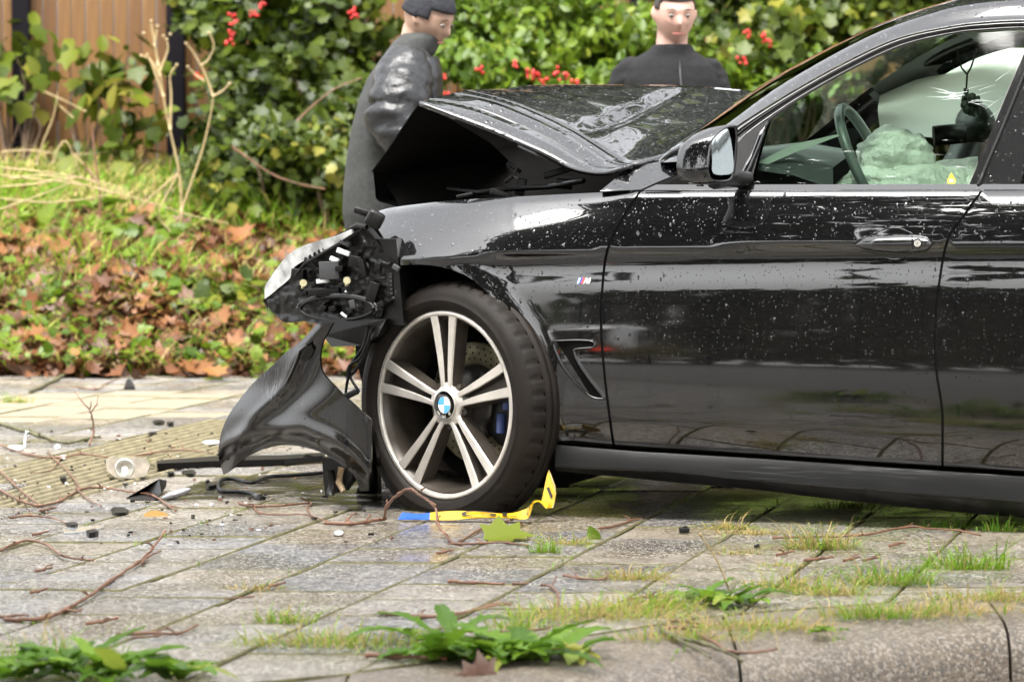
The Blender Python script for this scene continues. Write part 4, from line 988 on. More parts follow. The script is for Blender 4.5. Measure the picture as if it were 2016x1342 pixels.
b.tube([P(x, y, fy(x, y) - .001) for x, y in fl[3:9]], .0012, 4, 2)
b.build('plate_sheet', [M['plate_y'], M['plate_b'], M['plate_back']], plt)
b = MB(); pos_u = .25
for ch, u0, u1 in (('G', .245, .345), ('L', .365, .455), ('-', .475, .525), ('0', .54, .645), ('Y', .665, .775)):
    tv, tf = text_geo(ch, 1.0); xs2 = [p[0] for p in tv]; ys2 = [p[1] for p in tv]
    if ch == '-': y0_, y1_ = -.2, 1.0
    else: y0_, y1_ = min(ys2), max(ys2)
    b.add([plate_pt(u0 + (x - min(xs2)) / (max(xs2) - min(xs2)) * (u1 - u0), .08 + .84 * (y - y0_) / (y1_ - y0_), .0045) for x, y in tv], tf, 0)
b.add([P(x, y, fy(x, y) - .003) for x, y in ((1076, 960), (1081, 958), (1088, 975), (1086, 982), (1083, 978))], [(0, 1, 2, 3, 4)], 0)
b.build('plate_lettering', M['plate_k'], plt)

# ------------------------------------------------------------------ debris on the slabs
def ground_prism(name, pts, h, material, label, cat, lift=0.0, z0=.003, group=None):
    base = [G(x, y) + UP * (z0 + lift * (i % 2)) for i, (x, y) in enumerate(pts)]
    b = MB(); b.prism(base, UP * h); return T1(name, b.mesh(name), material, label, cat, sum(base, Vector()) / len(base) * 1.0, group)
def Pg(x, y, yg): return P(x, y, G(1008, yg).y)     # a point standing above ground row yg
lf = thing('lamp_fragment', 'clear broken lamp unit with a round reflector lying among the twigs on the ribbed slabs', 'lamp fragment', tuple(G(250, 942)))
M['clear'] = mat('milky_plastic', (.52, .46, .38), .15, var=.3, vs=30, coat=1)
b = MB(); b.prism([Pg(x, y, 942) for x, y in ((208, 904), (222, 898), (262, 900), (288, 902), (296, 915), (286, 938), (248, 942), (226, 938), (210, 925))], Vector((.0, .05, .0))); b.build('lamp_body', M['clear'], lf)
b = MB(); c = Pg(246, 921, 945)
rows = [[c + Vector((r * math.cos(a), -o_, r * math.sin(a) * 1.0)) for a in np.linspace(0, 2 * PI, 21)[:-1]] for r, o_ in ((.031, -.01), (.031, .01), (.027, .012), (.022, .004), (.008, -.004))]
b.grid(rows, 0, True, True); b.box(c + Vector((.0, -.012, -.005)), (.018, .006, .018), None, 1, .002); b.build('reflector', [mat('silver_reflector', (.7, .68, .62), .2, metal=.6), M['white_tag']], lf)
b = MB(); b.sphere(Pg(211, 908, 940), .009, 8, 6); b.build('rubber_plug', M['rubber_seal'], lf)
b = MB(); b.add([Pg(x, y, yg) for x, y, yg in ((248, 982, 982), (275, 971, 972), (312, 944, 968), (327, 946, 966), (326, 958, 968), (318, 972, 975), (305, 985, 985), (268, 986, 986))], [(0, 1, 2), (2, 3, 4), (2, 4, 5), (1, 2, 5), (1, 5, 6), (0, 1, 6, 7)]); me = b.mesh('black_shard')
o = T1('plastic_shard', me, M['plastic'], 'folded black plastic shard beside the grey oval cap on the slabs', 'shard', G(290, 980)); so_ = o.modifiers.new('t', 'SOLIDIFY'); so_.thickness = .003
b = MB(); rows = []
for k in range(7):
    t_ = k / 6; r = math.sqrt(max(0, 1 - t_ ** 2)); rows.append([Pg(347, 972, 984) + Vector((.045 * r * math.cos(a) , -.022 * t_ + .0, .013 * r * math.sin(a) + .014 * math.cos(a) * r)) for a in np.linspace(0, 2 * PI, 21)[:-1]])
b.grid(rows, 0, True, True); T1('oval_cap', b.mesh('oval_cap'), mat('grey_cap', (.20, .20, .205), .25, coat=.5), 'smooth grey oval plastic cap lying next to the black shard', 'plastic cap', G(347, 984))
def strip(name, pts, r, material, label, cat, z=.012, n=7, group=None, k=5):
    path = [Vector(p) for p in dens3([tuple(G(x, y, z)) for x, y in pts], k)]
    b = MB(); b.tube(path, r if not isinstance(r, list) else [float(np.interp(i / (len(path) - 1), np.linspace(0, 1, len(r)), r)) for i in range(len(path))], n)
    return T1(name, b.mesh(name), material, label, cat, G(*pts[len(pts) // 2]), group)
strip('rubber_hose', [(634, 930), (580, 935), (530, 938), (495, 950), (460, 942), (438, 944), (430, 955), (438, 966), (470, 967), (492, 970), (508, 977), (520, 980)], .0065, M['rubber_seal'], 'bent black rubber hose looping over the wet slabs in front of the bumper piece', 'hose', .01)
b = MB(); b.tube([G(500, 974, .012), G(512, 978, .012)], [.009, .010], 9); T1('hose_end', b.mesh('hose_end'), M['grey_box'], 'pale metal ferrule at the end of the black hose', 'hose fitting', G(506, 976))
b = MB(); b.prism([G(x, y, .004) for x, y in ((308, 917), (420, 908), (560, 906), (640, 900), (640, 908), (560, 914), (420, 918), (310, 923))], UP * .018); T1('black_strip', b.mesh('black_strip'), M['plastic'], 'long flat black trim strip lying behind the hanging bumper corner', 'trim strip', G(470, 914))
b = MB(); b.prism([Pg(x, y, 912) for x, y in ((596, 898), (604, 894), (618, 898), (635, 896), (635, 906), (608, 908))], Vector((0, .02, 0))); T1('plastic_clip', b.mesh('clip'), M['plastic'], 'black wedge shaped clip on the end of the long trim strip', 'clip', G(615, 908))
b = MB()
c = Pg(1347, 1043, 1049); b.box(c, (.026, .02, .014), Matrix.Rotation(.2, 3, 'Z'), 0, .002); b.box(c + Vector((.002, 0, .008)), (.012, .01, .006), None, 0, .001); T1('black_clip', b.mesh('c'), M['plastic'], 'small square black clip on the slabs below the car door', 'clip', G(1347, 1049))
b = MB(); b.add([Pg(x, y, yg) for x, y, yg in ((244, 766, 768), (248, 752, 764), (254, 745, 764), (262, 756, 764), (266, 765, 768))], [(0, 1, 2, 3, 4)]); o = T1('black_fin', b.mesh('f'), M['plastic'], 'small curved black fin standing on the far slabs by the verge', 'shard', G(255, 768)); so_ = o.modifiers.new('t', 'SOLIDIFY'); so_.thickness = .006
for i, (x, y, w_, lab) in enumerate(((312, 834, 24, 'dark flat chip on the top edge of the ribbed slabs'), (336, 838, 16, 'thin dark chip right of the flat chip on the ribbed slabs'), (300, 857, 16, 'brown chip on the ribbed slabs below the dark chips'), (124, 948, 18, 'black chip between ribs near the forked twig'), (248, 957, 12, 'small black crumb under the clear lamp fragment'), (408, 952, 10, 'small round black stud left of the hose loop'), (415, 962, 22, 'toothed black fragment touching the hose loop'), (336, 936, 18, 'dark round plug beside the long black strip'), (374, 934, 30, 'flat dark fragment under the long black strip'), (143, 1039, 24, 'black sliver on the wet slabs below the ribbed strip'), (182, 1056, 26, 'thin dark sliver near the clear plastic scrap'), (235, 1009, 44, 'long thin black sliver below the red twig'), (1490, 1080, 14, 'tiny black bar on the slabs under the rear door'))):
    rr_ = random.Random(i); pts = [(x + w_ * .5 * math.cos(a) * rr_.uniform(.7, 1.1), y + w_ * .16 * math.sin(a) * rr_.uniform(.6, 1.2)) for a in np.linspace(0, 2 * PI, 7)[:-1]]
    ground_prism('plastic_chip', pts, rr_.uniform(.004, .012), M['plastic'], lab, 'plastic chip', .002)
M['chip_white'] = mat('white_chip', (.78, .80, .80), .3)
for x, y, w_, h_, lab in ((667, 1052, 18, 7, 'small oval white chip on the slab in front of the tyre'), (30, 884, 34, 10, 'white shard at the left edge beside the mossy branch'), (113, 882, 12, 8, 'small white chip under the mossy branch'), (417, 873, 36, 6, 'thin white shard touching the bumper corner tip'), (123, 903, 14, 7, 'pale chip caught in the twigs on the ribbed slabs')):
    ground_prism('white_chip', [(x + w_ * .5 * math.cos(a), y + h_ * .5 * math.sin(a)) for a in np.linspace(0, 2 * PI, 9)[:-1]], .004, M['chip_white'], lab, 'chip')
b = MB(); b.tube([Pg(48, 880, 880), Pg(50, 860, 880), Pg(52, 848, 880), Pg(56, 850, 880)], [.003, .004, .004, .003], 5); T1('wire_hook', b.mesh('w'), M['chip_white'], 'bent white metal hook standing up by the mossy branch', 'hook', G(50, 880))
ground_prism('clear_scrap', [(122, 1044), (150, 1040), (196, 1038), (206, 1034), (204, 1041), (190, 1046), (150, 1051), (126, 1052)], .003, mat('clear_scrap', (.62, .64, .64), .08, coat=1), 'strip of clear plastic shining on the wet slabs at left', 'plastic scrap')
lit = thing('crumpled_litter', 'crumpled white and blue wrapper on the verge behind the bumper corner', 'litter', tuple(P(690, 760, 16.9)))
for i, (x, y, r, mt_) in enumerate(((690, 762, .06, 'chip_white'), (702, 742, .05, 'chip_white'), (704, 728, .022, 'lb'), (708, 752, .018, 'lb'))):
    if mt_ == 'lb' and 'lb' not in M: M['lb'] = mat('wrapper_blue', (.25, .55, .72), .4)
    b = MB(); c = P(x, y, 16.75); rows = []
    for a in range(7):
        t_ = PI * a / 6; rows.append([c + Vector((math.sin(t_) * math.cos(g), math.sin(t_) * math.sin(g), math.cos(t_))) * r * (1 + .4 * mnoise.noise((math.cos(g) * 2 + i, math.sin(g) * 2, t_ * 2))) for g in np.linspace(0, 2 * PI, 11)[:-1]])
    b.grid(rows, 0, False, True); b.build('wrapper_fold', M[mt_], lit)

# ------------------------------------------------------------------ people
def fuse(mb, name, voxel, smooth=4):
    me = mb.mesh('tmp'); o = bpy.data.objects.new('tmp', me); COL.objects.link(o)
    r = o.modifiers.new('r', 'REMESH'); r.mode = 'VOXEL'; r.voxel_size = voxel; r.use_smooth_shade = True
    s = o.modifiers.new('s', 'SMOOTH'); s.iterations = smooth; s.factor = .5
    d = bpy.context.evaluated_depsgraph_get(); out = bpy.data.meshes.new_from_object(o.evaluated_get(d)); out.name = name
    bpy.data.objects.remove(o); bpy.data.meshes.remove(me); return out
def limb(b, pts, rads, n=14, k=5):
    pr = dens3([(p[0], p[1], p[2]) for p in pts], k); m_ = len(pr)
    rr = [float(np.interp(i / (m_ - 1), np.linspace(0, 1, len(rads)), rads)) for i in range(m_)]
    b.tube(pr, rr, n); b.sphere(pr[0], rr[0], 12, 8); b.sphere(pr[-1], rr[-1], 12, 8)
def rings(b, rs, n=28, sq=2.4):
    rows = []
    for c, rx, ry, yaw in rs:
        c = Vector(c); row = []
        for k in range(n):
            a = 2 * PI * k / n; x = math.copysign(abs(math.cos(a)) ** (2 / sq), math.cos(a)) * rx; y = math.copysign(abs(math.sin(a)) ** (2 / sq), math.sin(a)) * ry
            row.append(c + Vector((x * math.cos(yaw) - y * math.sin(yaw), x * math.sin(yaw) + y * math.cos(yaw), 0)))
        rows.append(row)
    i0 = len(b.v); b.grid(rows, 0, True, True); b.f.append([i0 + k for k in range(n)][::-1]); b.f.append([i0 + (len(rs) - 1) * n + k for k in range(n)]); b.m += [0, 0]; b.sm += [True, True]
def head(c, R, grow=0.0, keep=None):
    rows = []; nv, nu = 40, 56
    for i in range(nv + 1):
        t = PI * (i / nv); row = []
        for j in range(nu):
            a = 2 * PI * j / nu; f, l, u = math.sin(t) * math.cos(a), math.sin(t) * math.sin(a), math.cos(t)
            lo = max(0, -u); x, y, z = .096 * f, .076 * l, .120 * u
            y *= 1 - .30 * lo ** 1.5; x *= 1 - .10 * lo if f > 0 else 1 - .45 * lo
            if f > 0 and not grow:
                g = lambda l0, u0, sl, su: math.exp(-((l - l0) / sl) ** 2 - ((u - u0) / su) ** 2)
                x += .027 * math.exp(-(l / .13) ** 2) * max(0, 1 - abs(u + .22) / .30) ** .8 * (1.0 if u > -.26 else .8)
                x += -.009 * (g(.34, .02, .17, .10) + g(-.34, .02, .17, .10)) + .006 * (g(.3, .2, .3, .08) + g(-.3, .2, .3, .08))
                x += .006 * g(0, -.50, .25, .045) + .006 * g(0, -.60, .22, .045) - .004 * g(0, -.55, .25, .025) + .010 * g(0, -.85, .3, .15) + .004 * (g(.5, -.15, .2, .15) + g(-.5, -.15, .2, .15))
            s = 1 + grow
            row.append(c + R @ Vector((x * s, y * s, z * s)))
        rows.append(row)
    return rows
SKIN = {}
def skin_mat(name, col):
    m, t, b, o = newmat(name); co = texco(t); b.inputs['Roughness'].default_value = .5
    t.links.new(ramp(t, noise(t, co, 30, 4), [(.3, tuple(c * .85 for c in col)), (.7, col)]), b.inputs['Base Color'])
    b.inputs['Subsurface Weight'].default_value = .15; b.inputs['Subsurface Radius'].default_value = (.02, .008, .004); return m
def cloth(name, col, rough=.8, bs=14, bmp=.6, bd=.02, spec=.3):
    m, t, b, o = newmat(name); co = texco(t); b.inputs['Roughness'].default_value = rough; b.inputs['Specular IOR Level'].default_value = spec
    n = noise(t, co, bs, 3); t.links.new(ramp(t, noise(t, co, 60, 3), [(.3, tuple(c * .75 for c in col)), (.7, tuple(c * 1.2 for c in col))]), b.inputs['Base Color']); bump(t, b, n, bmp, bd); return m
def hand(b, wrist, d, pal, side):
    """palm and five bent fingers; d along the hand, pal out of the palm"""
    d = d.normalized(); pal = (pal - d * pal.dot(d)).normalized(); s = d.cross(pal) * side
    limb(b, [wrist, wrist + d * .05, wrist + d * .09], [.026, .034, .030], 10, 3)
    for k, (o, L) in enumerate(((-.030, .075), (-.010, .085), (.010, .080), (.029, .062))):
        p0 = wrist + d * .085 + s * o; p1 = p0 + d * L * .45 + pal * .008; p2 = p1 + d * L * .28 + pal * .022; p3 = p2 + d * L * .10 + pal * .026
        limb(b, [p0, p1, p2, p3], [.0095, .009, .008, .0065], 8, 2)
    p0 = wrist + d * .035 - s * .030; limb(b, [p0, p0 + d * .03 - s * .022 + pal * .01, p0 + d * .055 - s * .026 + pal * .02], [.012, .010, .008], 8, 2)
def person(label, base, X, Z, hc, hyaw, hpitch, hroll, skin, J, coat_rings, coat_arms, coat_mat, sleeve_mat, trouser_mat, hair, cap=False, zipx=None):
    t = thing('person', label, 'person', tuple(base))
    R = Matrix.Rotation(hyaw, 3, 'Z') @ Matrix.Rotation(hpitch, 3, 'Y') @ Matrix.Rotation(hroll, 3, 'X')
    b = MB(); b.grid(head(hc, R), 0, True, True)
    for s in (-1, 1):
        b.sphere(hc + R @ Vector((-.006, s * .074, .0)), (.016, .010, .03), 8, 6)
    limb(b, [hc + R @ Vector((-.02, 0, -.06)), J['neck']], [.058, .062])
    rings(b, [(c, rx * .90, ry * .86, yw) for c, rx, ry, yw in J['torso']])
    for a in ('arm_a', 'arm_b'):
        pts = J[a]; limb(b, pts, [.052, .045, .038, .028]); d = pts[-1] - pts[-2]; hand(b, pts[-1], d, Vector((0, 0, -1)), 1 if a == 'arm_a' else -1)
    for a in ('leg_a', 'leg_b'): limb(b, J[a], [.085, .075, .055, .04]); f = J[a][-1]; limb(b, [f, f + J['toe'] * .10 - UP * .03, f + J['toe'] * .2 - UP * .045], [.04, .042, .03], 10, 3)
    o = O('body', fuse(b, 'body', .0075, 2), skin, t)
    b = MB()
    for s in (-1, 1):
        e = hc + R @ Vector((.083, s * .031, .004)); b.sphere(e, (.0098, .0098, .0062), 10, 8, 0); b.sphere(e + R @ Vector((.0058, 0, -.0005)), .0052, 8, 6, 1)
        b.tube([hc + R @ Vector((.093, s * .012, .024)), hc + R @ Vector((.094, s * .030, .029)), hc + R @ Vector((.082, s * .050, .023))], [.0014, .0022, .0012], 6, 1)
    b.build('eyes', [M['sclera'], M['hair']], t)
    b = MB(); b.tube([hc + R @ Vector((.084, y, -.065 + abs(y) * .08)) for y in (-.024, -.012, 0, .012, .024)], [.002, .0045, .005, .0045, .002], 6); b.build('lips', M['lips'], t)
    hr = head(hc, R, .045 if not cap else .10)
    b = MB(); keepf = []
    n = len(hr[0]); vs = [p for r in hr for p in r]; Ri = R.transposed()
    for i in range(len(hr) - 1):
        for j in range(n):
            q = Ri @ ((hr[i][j] + hr[i + 1][(j + 1) % n]) / 2 - hc); lim = .055 if q.x > .045 else (.015 if q.x > .0 else (-.03 if not cap else .0))
            if q.z > lim: keepf.append((i * n + j, i * n + (j + 1) % n, (i + 1) * n + (j + 1) % n, (i + 1) * n + j))
    b.add(vs, keepf, 0, True); o = b.build('cap' if cap else 'hair', hair, t); sm = o.modifiers.new('t', 'SOLIDIFY'); sm.thickness = .012; sm.offset = 1
    if False:
        b = MB(); b.grid([[hc + R @ Vector((.085 + k * .065 * math.cos(a) , .080 * math.sin(a), .062 - k * .018)) for a in np.linspace(-1.2, 1.2, 13)] for k in (0, .5, 1)]); o2 = b.build('peak', hair, o); sm = o2.modifiers.new('t', 'SOLIDIFY'); sm.thickness = .005
    b = MB(); rings(b, coat_rings); o = O('coat', fuse(b, 'coat', .011, 3), coat_mat, t); coat = o
    for pts, rad in coat_arms:
        b = MB(); limb(b, pts, rad, 18, 6); me = fuse(b, 'sleeve', .010, 2)
        for v in me.vertices:
            q = v.co; f = mnoise.noise((q.x * 9, q.y * 9, q.z * 26)) * .010 + mnoise.noise((q.x * 22, q.y * 22, q.z * 40)) * .004
            v.co = q + v.normal * f
        O('sleeve', me, sleeve_mat, t)
    b = MB()
    for a in ('leg_a', 'leg_b'): limb(b, J[a], [.105, .092, .075, .065])
    O('trousers', fuse(b, 'trousers', .011, 3), trouser_mat, t)
    for a in ('leg_a', 'leg_b'):
        f = J[a][-1]; b = MB(); limb(b, [f + UP * .02, f + J['toe'] * .08 - UP * .03, f + J['toe'] * .21 - UP * .045], [.05, .052, .042], 12, 3); O('shoe', fuse(b, 'shoe', .01, 2), M['plastic'], t)
    return t, R
M['sclera'] = mat('eye_white', (.32, .29, .27), .3); M['hair'] = mat('dark_hair', (.02, .014, .010), .5, bmp=.6, bs=120); M['lips'] = mat('lips', (.42, .17, .14), .45)
M['coat_grey'] = cloth('grey_coat_cloth', (0.04, 0.0416, 0.04), .75, 5, .5, .03); M['puffer'] = cloth('shiny_grey_nylon', (0.0176, 0.0184, 0.02), .36, 16, .5, .02, .4)
M['trouser'] = cloth('black_trousers', (.015, .015, .016)); M['fleece'] = cloth('black_fleece', (.009, .009, .0095), .9, 7, .5, .03); M['capcloth'] = cloth('dark_cap', (.022, .023, .028))
Y1 = 13.3
p = lambda x, y, dy=0.0: P(x, y, Y1 + dy)
fl = lambda x, dy=0: Vector((p(x, 500, dy).x, Y1 + dy, .075))
J1 = dict(neck=p(812, 122), toe=Vector((1, -.2, 0)), torso=[(p(765, 440), .13, .19, 0), (p(757, 370), .135, .20, 0), (p(760, 280), .13, .20, 0), (p(775, 200), .125, .22, 0), (p(795, 150), .11, .21, 0), (p(806, 125), .08, .12, 0)],
          arm_a=[p(800, 150, -.20), p(775, 235, -.24), p(805, 280, -.27), p(850, 300, -.25)], arm_b=[p(810, 150, .2), p(800, 250, .24), p(850, 290, .2), p(890, 300, .15)],
          leg_a=[p(765, 440, -.1), p(760, 620, -.1), p(755, 740, -.1), fl(750, -.1)], leg_b=[p(765, 440, .1), p(775, 620, .1), p(770, 740, .1), fl(770, .1)])
c1 = [(p(742, 462), .112, .20, 0), (p(742, 420), .125, .225, 0), (p(745, 370), .128, .225, 0), (p(752, 310), .128, .225, 0), (p(763, 250), .130, .235, 0), (p(776, 200), .130, .245, 0), (p(789, 155), .122, .235, 0), (p(800, 118), .095, .17, 0), (p(808, 92), .075, .095, 0), (p(816, 78), .07, .085, 0)]
t, R1 = person('person in a grey coat and dark close cap bending towards the open bonnet', Vector((p(765, 500).x, Y1, 0)), None, None, p(842, 34, -.02), math.radians(-28), math.radians(24), math.radians(4), skin_mat('skin_one', (.46, .30, .22)), J1, c1,
    [([p(797, 140, -.19), p(790, 190, -.25), p(783, 235, -.27), p(812, 268, -.29), p(858, 285, -.27)], [.098, .112, .115, .10, .085]), ([p(812, 140, .18), p(805, 240, .24), p(850, 285, .2), p(880, 295, .18)], [.09, .10, .09, .075])], M['coat_grey'], M['puffer'], M['trouser'], M['capcloth'], True)
b = MB(); rings(b, [(p(806, 112), .088, .105, 0), (p(816, 92), .088, .10, 0), (p(826, 76), .082, .092, 0), (p(832, 66), .070, .080, 0)]); O('hood', fuse(b, 'hood', .01, 3), M['coat_grey'], t)
b = MB(); rings(b, [(p(853, 205), .035, .19, 0), (p(848, 150), .045, .19, 0), (p(838, 112), .05, .14, 0)]); O('coat_front', fuse(b, 'coat_front', .01, 3), M['puffer'], t)
Y2 = 13.7
p = lambda x, y, dy=0.0: P(x, y, Y2 + dy)
fl = lambda x, dy=0: Vector((p(x, 500, dy).x, Y2 + dy, .075))
J2 = dict(neck=p(1320, 128), toe=Vector((.1, -1, 0)), torso=[(p(1318, 470), .17, .11, 0), (p(1318, 380), .16, .11, 0), (p(1318, 280), .17, .12, 0), (p(1318, 200), .19, .12, 0), (p(1319, 150), .17, .09, 0), (p(1320, 130), .10, .07, 0)],
          arm_a=[p(1232, 165), p(1215, 300), p(1225, 390, -.1), p(1250, 430, -.2)], arm_b=[p(1408, 165), p(1420, 300), p(1412, 390, -.1), p(1390, 430, -.2)],
          leg_a=[p(1285, 470), p(1285, 640), p(1287, 760), fl(1285)], leg_b=[p(1352, 470), p(1352, 640), p(1350, 760), fl(1352)])
c2 = [(p(1318, 480), .20, .13, 0), (p(1318, 380), .19, .13, 0), (p(1318, 280), .19, .14, 0), (p(1318, 205), .20, .14, 0), (p(1318, 158), .198, .125, 0), (p(1319, 130), .175, .105, 0), (p(1320, 112), .125, .085, 0), (p(1321, 99), .082, .08, 0), (p(1324, 88), .074, .078, 0)]
t2, R2 = person('person in a black zipped fleece standing facing the camera behind the bonnet', Vector((p(1320, 500).x, Y2, 0)), None, None, p(1328, 27, -.02), math.radians(-80), math.radians(10), 0, skin_mat('skin_two', (.58, .36, .29)), J2, c2,
    [([p(1243, 152), p(1226, 225), p(1216, 300), p(1225, 390, -.1)], [.075, .078, .072, .06]), ([p(1394, 150), p(1412, 225), p(1420, 300), p(1412, 390, -.1)], [.070, .076, .072, .06])], M['fleece'], M['fleece'], M['trouser'], M['hair'])
b = MB(); b.tube([p(1338, 118, -.10), p(1339, 140, -.125), p(1341, 170, -.142), p(1341, 230, -.152)], .004, 5); b.build('zip', M['grey_box'], t2)

# ------------------------------------------------------------------ fence
M['wood'] = None
m, t, b_, o = newmat('stained_fence_board'); oi = N_(t, 'ShaderNodeObjectInfo'); co = texco(t, (28, 28, 1.6))
gr = noise(t, co, 1.0, 5, .6); base = ramp(t, oi.outputs['Random'], [(0, (0.1254, 0.05601, 0.01273)), (.5, (0.1716, 0.08235, 0.01988)), (1, (0.2046, 0.1021, 0.02585))])
t.links.new(mixc(t, ramp(t, gr, [(.35, (0, 0, 0)), (.7, (.75, .75, .75))]), base, (.06, .026, .010)), b_.inputs['Base Color']); b_.inputs['Roughness'].default_value = .65; bump(t, b_, gr, .4, .004); M['wood'] = m
YF = 21.6
fence = thing('board_fence', 'tall brown vertical board fence with black steel posts behind the verge', 'fence', (0, YF, .9))
FB = 7200 / YF
def fx(px): return (px - 1008) / FB
pw = 27.8 / FB; bm_ = MB(); bm_.box((0, 0, 0), (pw - .005, .022, 2.2), None, 0, .004); PLK = bm_.mesh('plank'); PLK.materials.append(M['wood'])
posts = [48 + 302 * k for k in range(-3, 13)]
for q in posts[:-1]:
    for k in range(10):
        px = q + 12 + 27.8 * (k + .5)
        o = bpy.data.objects.new('plank', PLK); COL.objects.link(o); o.parent = fence; o.location = Vector((fx(px), random.uniform(-.005, .005), 1.12 + random.uniform(-.01, .01))); o.rotation_euler = (0, random.uniform(-.003, .003), 0)
for q in posts:
    b = MB(); b.box((fx(q), YF - .07, 2.0), (.105, .10, 2.4), None, 0, .006); b.build('fence_post', M['fpost'] if 'fpost' in M else M.setdefault('fpost', mat('black_steel_post', (.006, .005, .007), .85, spec=.1)), fence)
b = MB()
for z in (1.25, 2.0, 2.9): b.box((fx(1000), YF + .06, z), (14, .05, .09))
b.build('fence_rail', M['wood'], fence)

# ------------------------------------------------------------------ leaves
def tmpl(outline, fold=.15, mid=None):
    """leaf blade in x (width), y (length), folded along its midrib"""
    ol = [(x, y) for x, y in outline]; n = len(ol)
    V = [(x, y, abs(x) * fold - .15 * (y - .3) ** 2 * .6) for x, y in ol]; V += [(0, .45, -.0)]
    Fc = [(i, (i + 1) % n, n) for i in range(n)]
    return np.array(V, float), np.array(Fc, int)
OVATE = tmpl([(0, 0), (.17, .10), (.29, .32), (.27, .58), (.14, .84), (0, 1.0), (-.14, .84), (-.27, .58), (-.29, .32), (-.17, .10)], .25)
LOBED = tmpl([(0, .0), (.24, .04), (.46, .22), (.36, .40), (.52, .62), (.24, .68), (.14, .86), (0, 1.02), (-.14, .86), (-.24, .68), (-.52, .62), (-.36, .40), (-.46, .22), (-.24, .04)], .18)
MAPLE = tmpl([(0, .0), (.12, .06), (.42, .02), (.34, .20), (.60, .44), (.38, .50), (.30, .56), (.40, .80), (.16, .76), (0, 1.05), (-.16, .76), (-.40, .80), (-.30, .56), (-.38, .50), (-.60, .44), (-.34, .20), (-.42, .02), (-.12, .06)], .30)
CURL = (MAPLE[0] * np.array([1, 1, 1]) + np.stack([np.zeros(len(MAPLE[0])), np.zeros(len(MAPLE[0])), .55 * MAPLE[0][:, 0] ** 2 + .25 * (MAPLE[0][:, 1] - .5) ** 2], 1), MAPLE[1])
def leaf_arrays(pos, nrm, size, T, rng, spin=None, upb=None):
    n = len(pos); V, Fc = T
    nrm = nrm / (np.linalg.norm(nrm, axis=1, keepdims=True) + 1e-9)
    if upb is None: upb = rng.normal(size=(n, 3))
    a = np.cross(upb, nrm); a /= (np.linalg.norm(a, axis=1, keepdims=True) + 1e-9); c = np.cross(nrm, a)
    P_ = pos[:, None, :] + size[:, None, None] * (V[None, :, 0:1] * a[:, None, :] + V[None, :, 1:2] * c[:, None, :] + V[None, :, 2:3] * nrm[:, None, :])
    F_ = Fc[None] + (np.arange(n) * len(V))[:, None, None]
    return P_.reshape(-1, 3), F_.reshape(-1, Fc.shape[1]), len(V)
def np_mesh(name, V, Fc, tint=None):
    me = bpy.data.meshes.new(name); me.vertices.add(len(V)); me.vertices.foreach_set('co', np.asarray(V, np.float32).ravel())
    k = Fc.shape[1]; me.loops.add(len(Fc) * k); me.loops.foreach_set('vertex_index', Fc.ravel().astype(np.int32)); me.polygons.add(len(Fc))
    me.polygons.foreach_set('loop_start', np.arange(0, len(Fc) * k, k, dtype=np.int32)); me.update(calc_edges=True)
    me.polygons.foreach_set('use_smooth', [True] * len(Fc))
    if tint is not None: tinted(me, tint)
    return me
def leaf_mesh(name, pos, nrm, size, T, rng, tint, upb=None):
    V, Fc, k = leaf_arrays(pos, nrm, size, T, rng, None, upb); return np_mesh(name, V, Fc, np.repeat(tint, k))
M['ivy'] = leaf_mat('wet_green_leaf', [(0, (0.007952, 0.02055, 0.001786)), (.4, (0.02704, 0.05139, 0.004166)), (.75, (0.06758, 0.09973, 0.006546)), (.93, (0.1113, 0.133, 0.01042)), (1, (0.1749, 0.1693, 0.02381))], .36, .3, .2)
M['bright'] = leaf_mat('bright_green_leaf', [(0, (0.02644, 0.06259, 0.003437)), (.5, (0.06609, 0.1251, 0.007366)), (.85, (0.1255, 0.1878, 0.01105)), (1, (0.185, 0.219, 0.01964))], .32, .35)
M['litter'] = leaf_mat('fallen_leaf_brown', [(0, (0.02997, 0.01281, 0.005174)), (.35, (0.07193, 0.0276, 0.01109)), (.65, (0.1319, 0.04929, 0.01774)), (.9, (0.1977, 0.08383, 0.02957)), (1, (0.2878, 0.1676, 0.03696))], .38, .15)
M['grass'] = leaf_mat('grass_blade', [(0, (0.072, 0.183, 0.012)), (.5, (0.18, 0.3416, 0.02)), (.78, (0.3, 0.427, 0.035)), (.9, (0.408, 0.3294, 0.11)), (1, (0.504, 0.3782, 0.16))], .4, .4)
M['straw'] = mat('dry_straw', (.30, .225, .11), .6, var=.25, vs=9); M['bark'] = mat('twig_bark', (.14, .066, .036), .5, var=.45, vs=14, bmp=.4, bs=150); M['moss'] = mat('mossy_bark', (.085, .08, .034), .7, var=.5, vs=20, bmp=.5, bs=120)
M['berry'] = mat('red_berry', (.40, .014, .012), .25); M['stem'] = mat('shrub_stem', (.075, .045, .025), .7, var=.4, vs=8)
def one_leaf(name, T, mt, tv):
    me = np_mesh(name, T[0], T[1], np.full(len(T[0]), tv)); me.materials.append(mt); return me
LEAF_OBJ = {('ivy', i): one_leaf('leaf', LOBED, M['ivy'], tv) for i, tv in enumerate((.45, .6, .75, .9, 1.0))}
LEAF_OBJ.update({('bright', i): one_leaf('leaf', OVATE, M['bright'], tv) for i, tv in enumerate((.3, .5, .7, .85, 1.0))})
def rot_from(n, spin):
    return (Vector(n).to_track_quat('Z', 'Y').to_matrix() @ Matrix.Rotation(spin, 3, 'Z')).to_4x4()
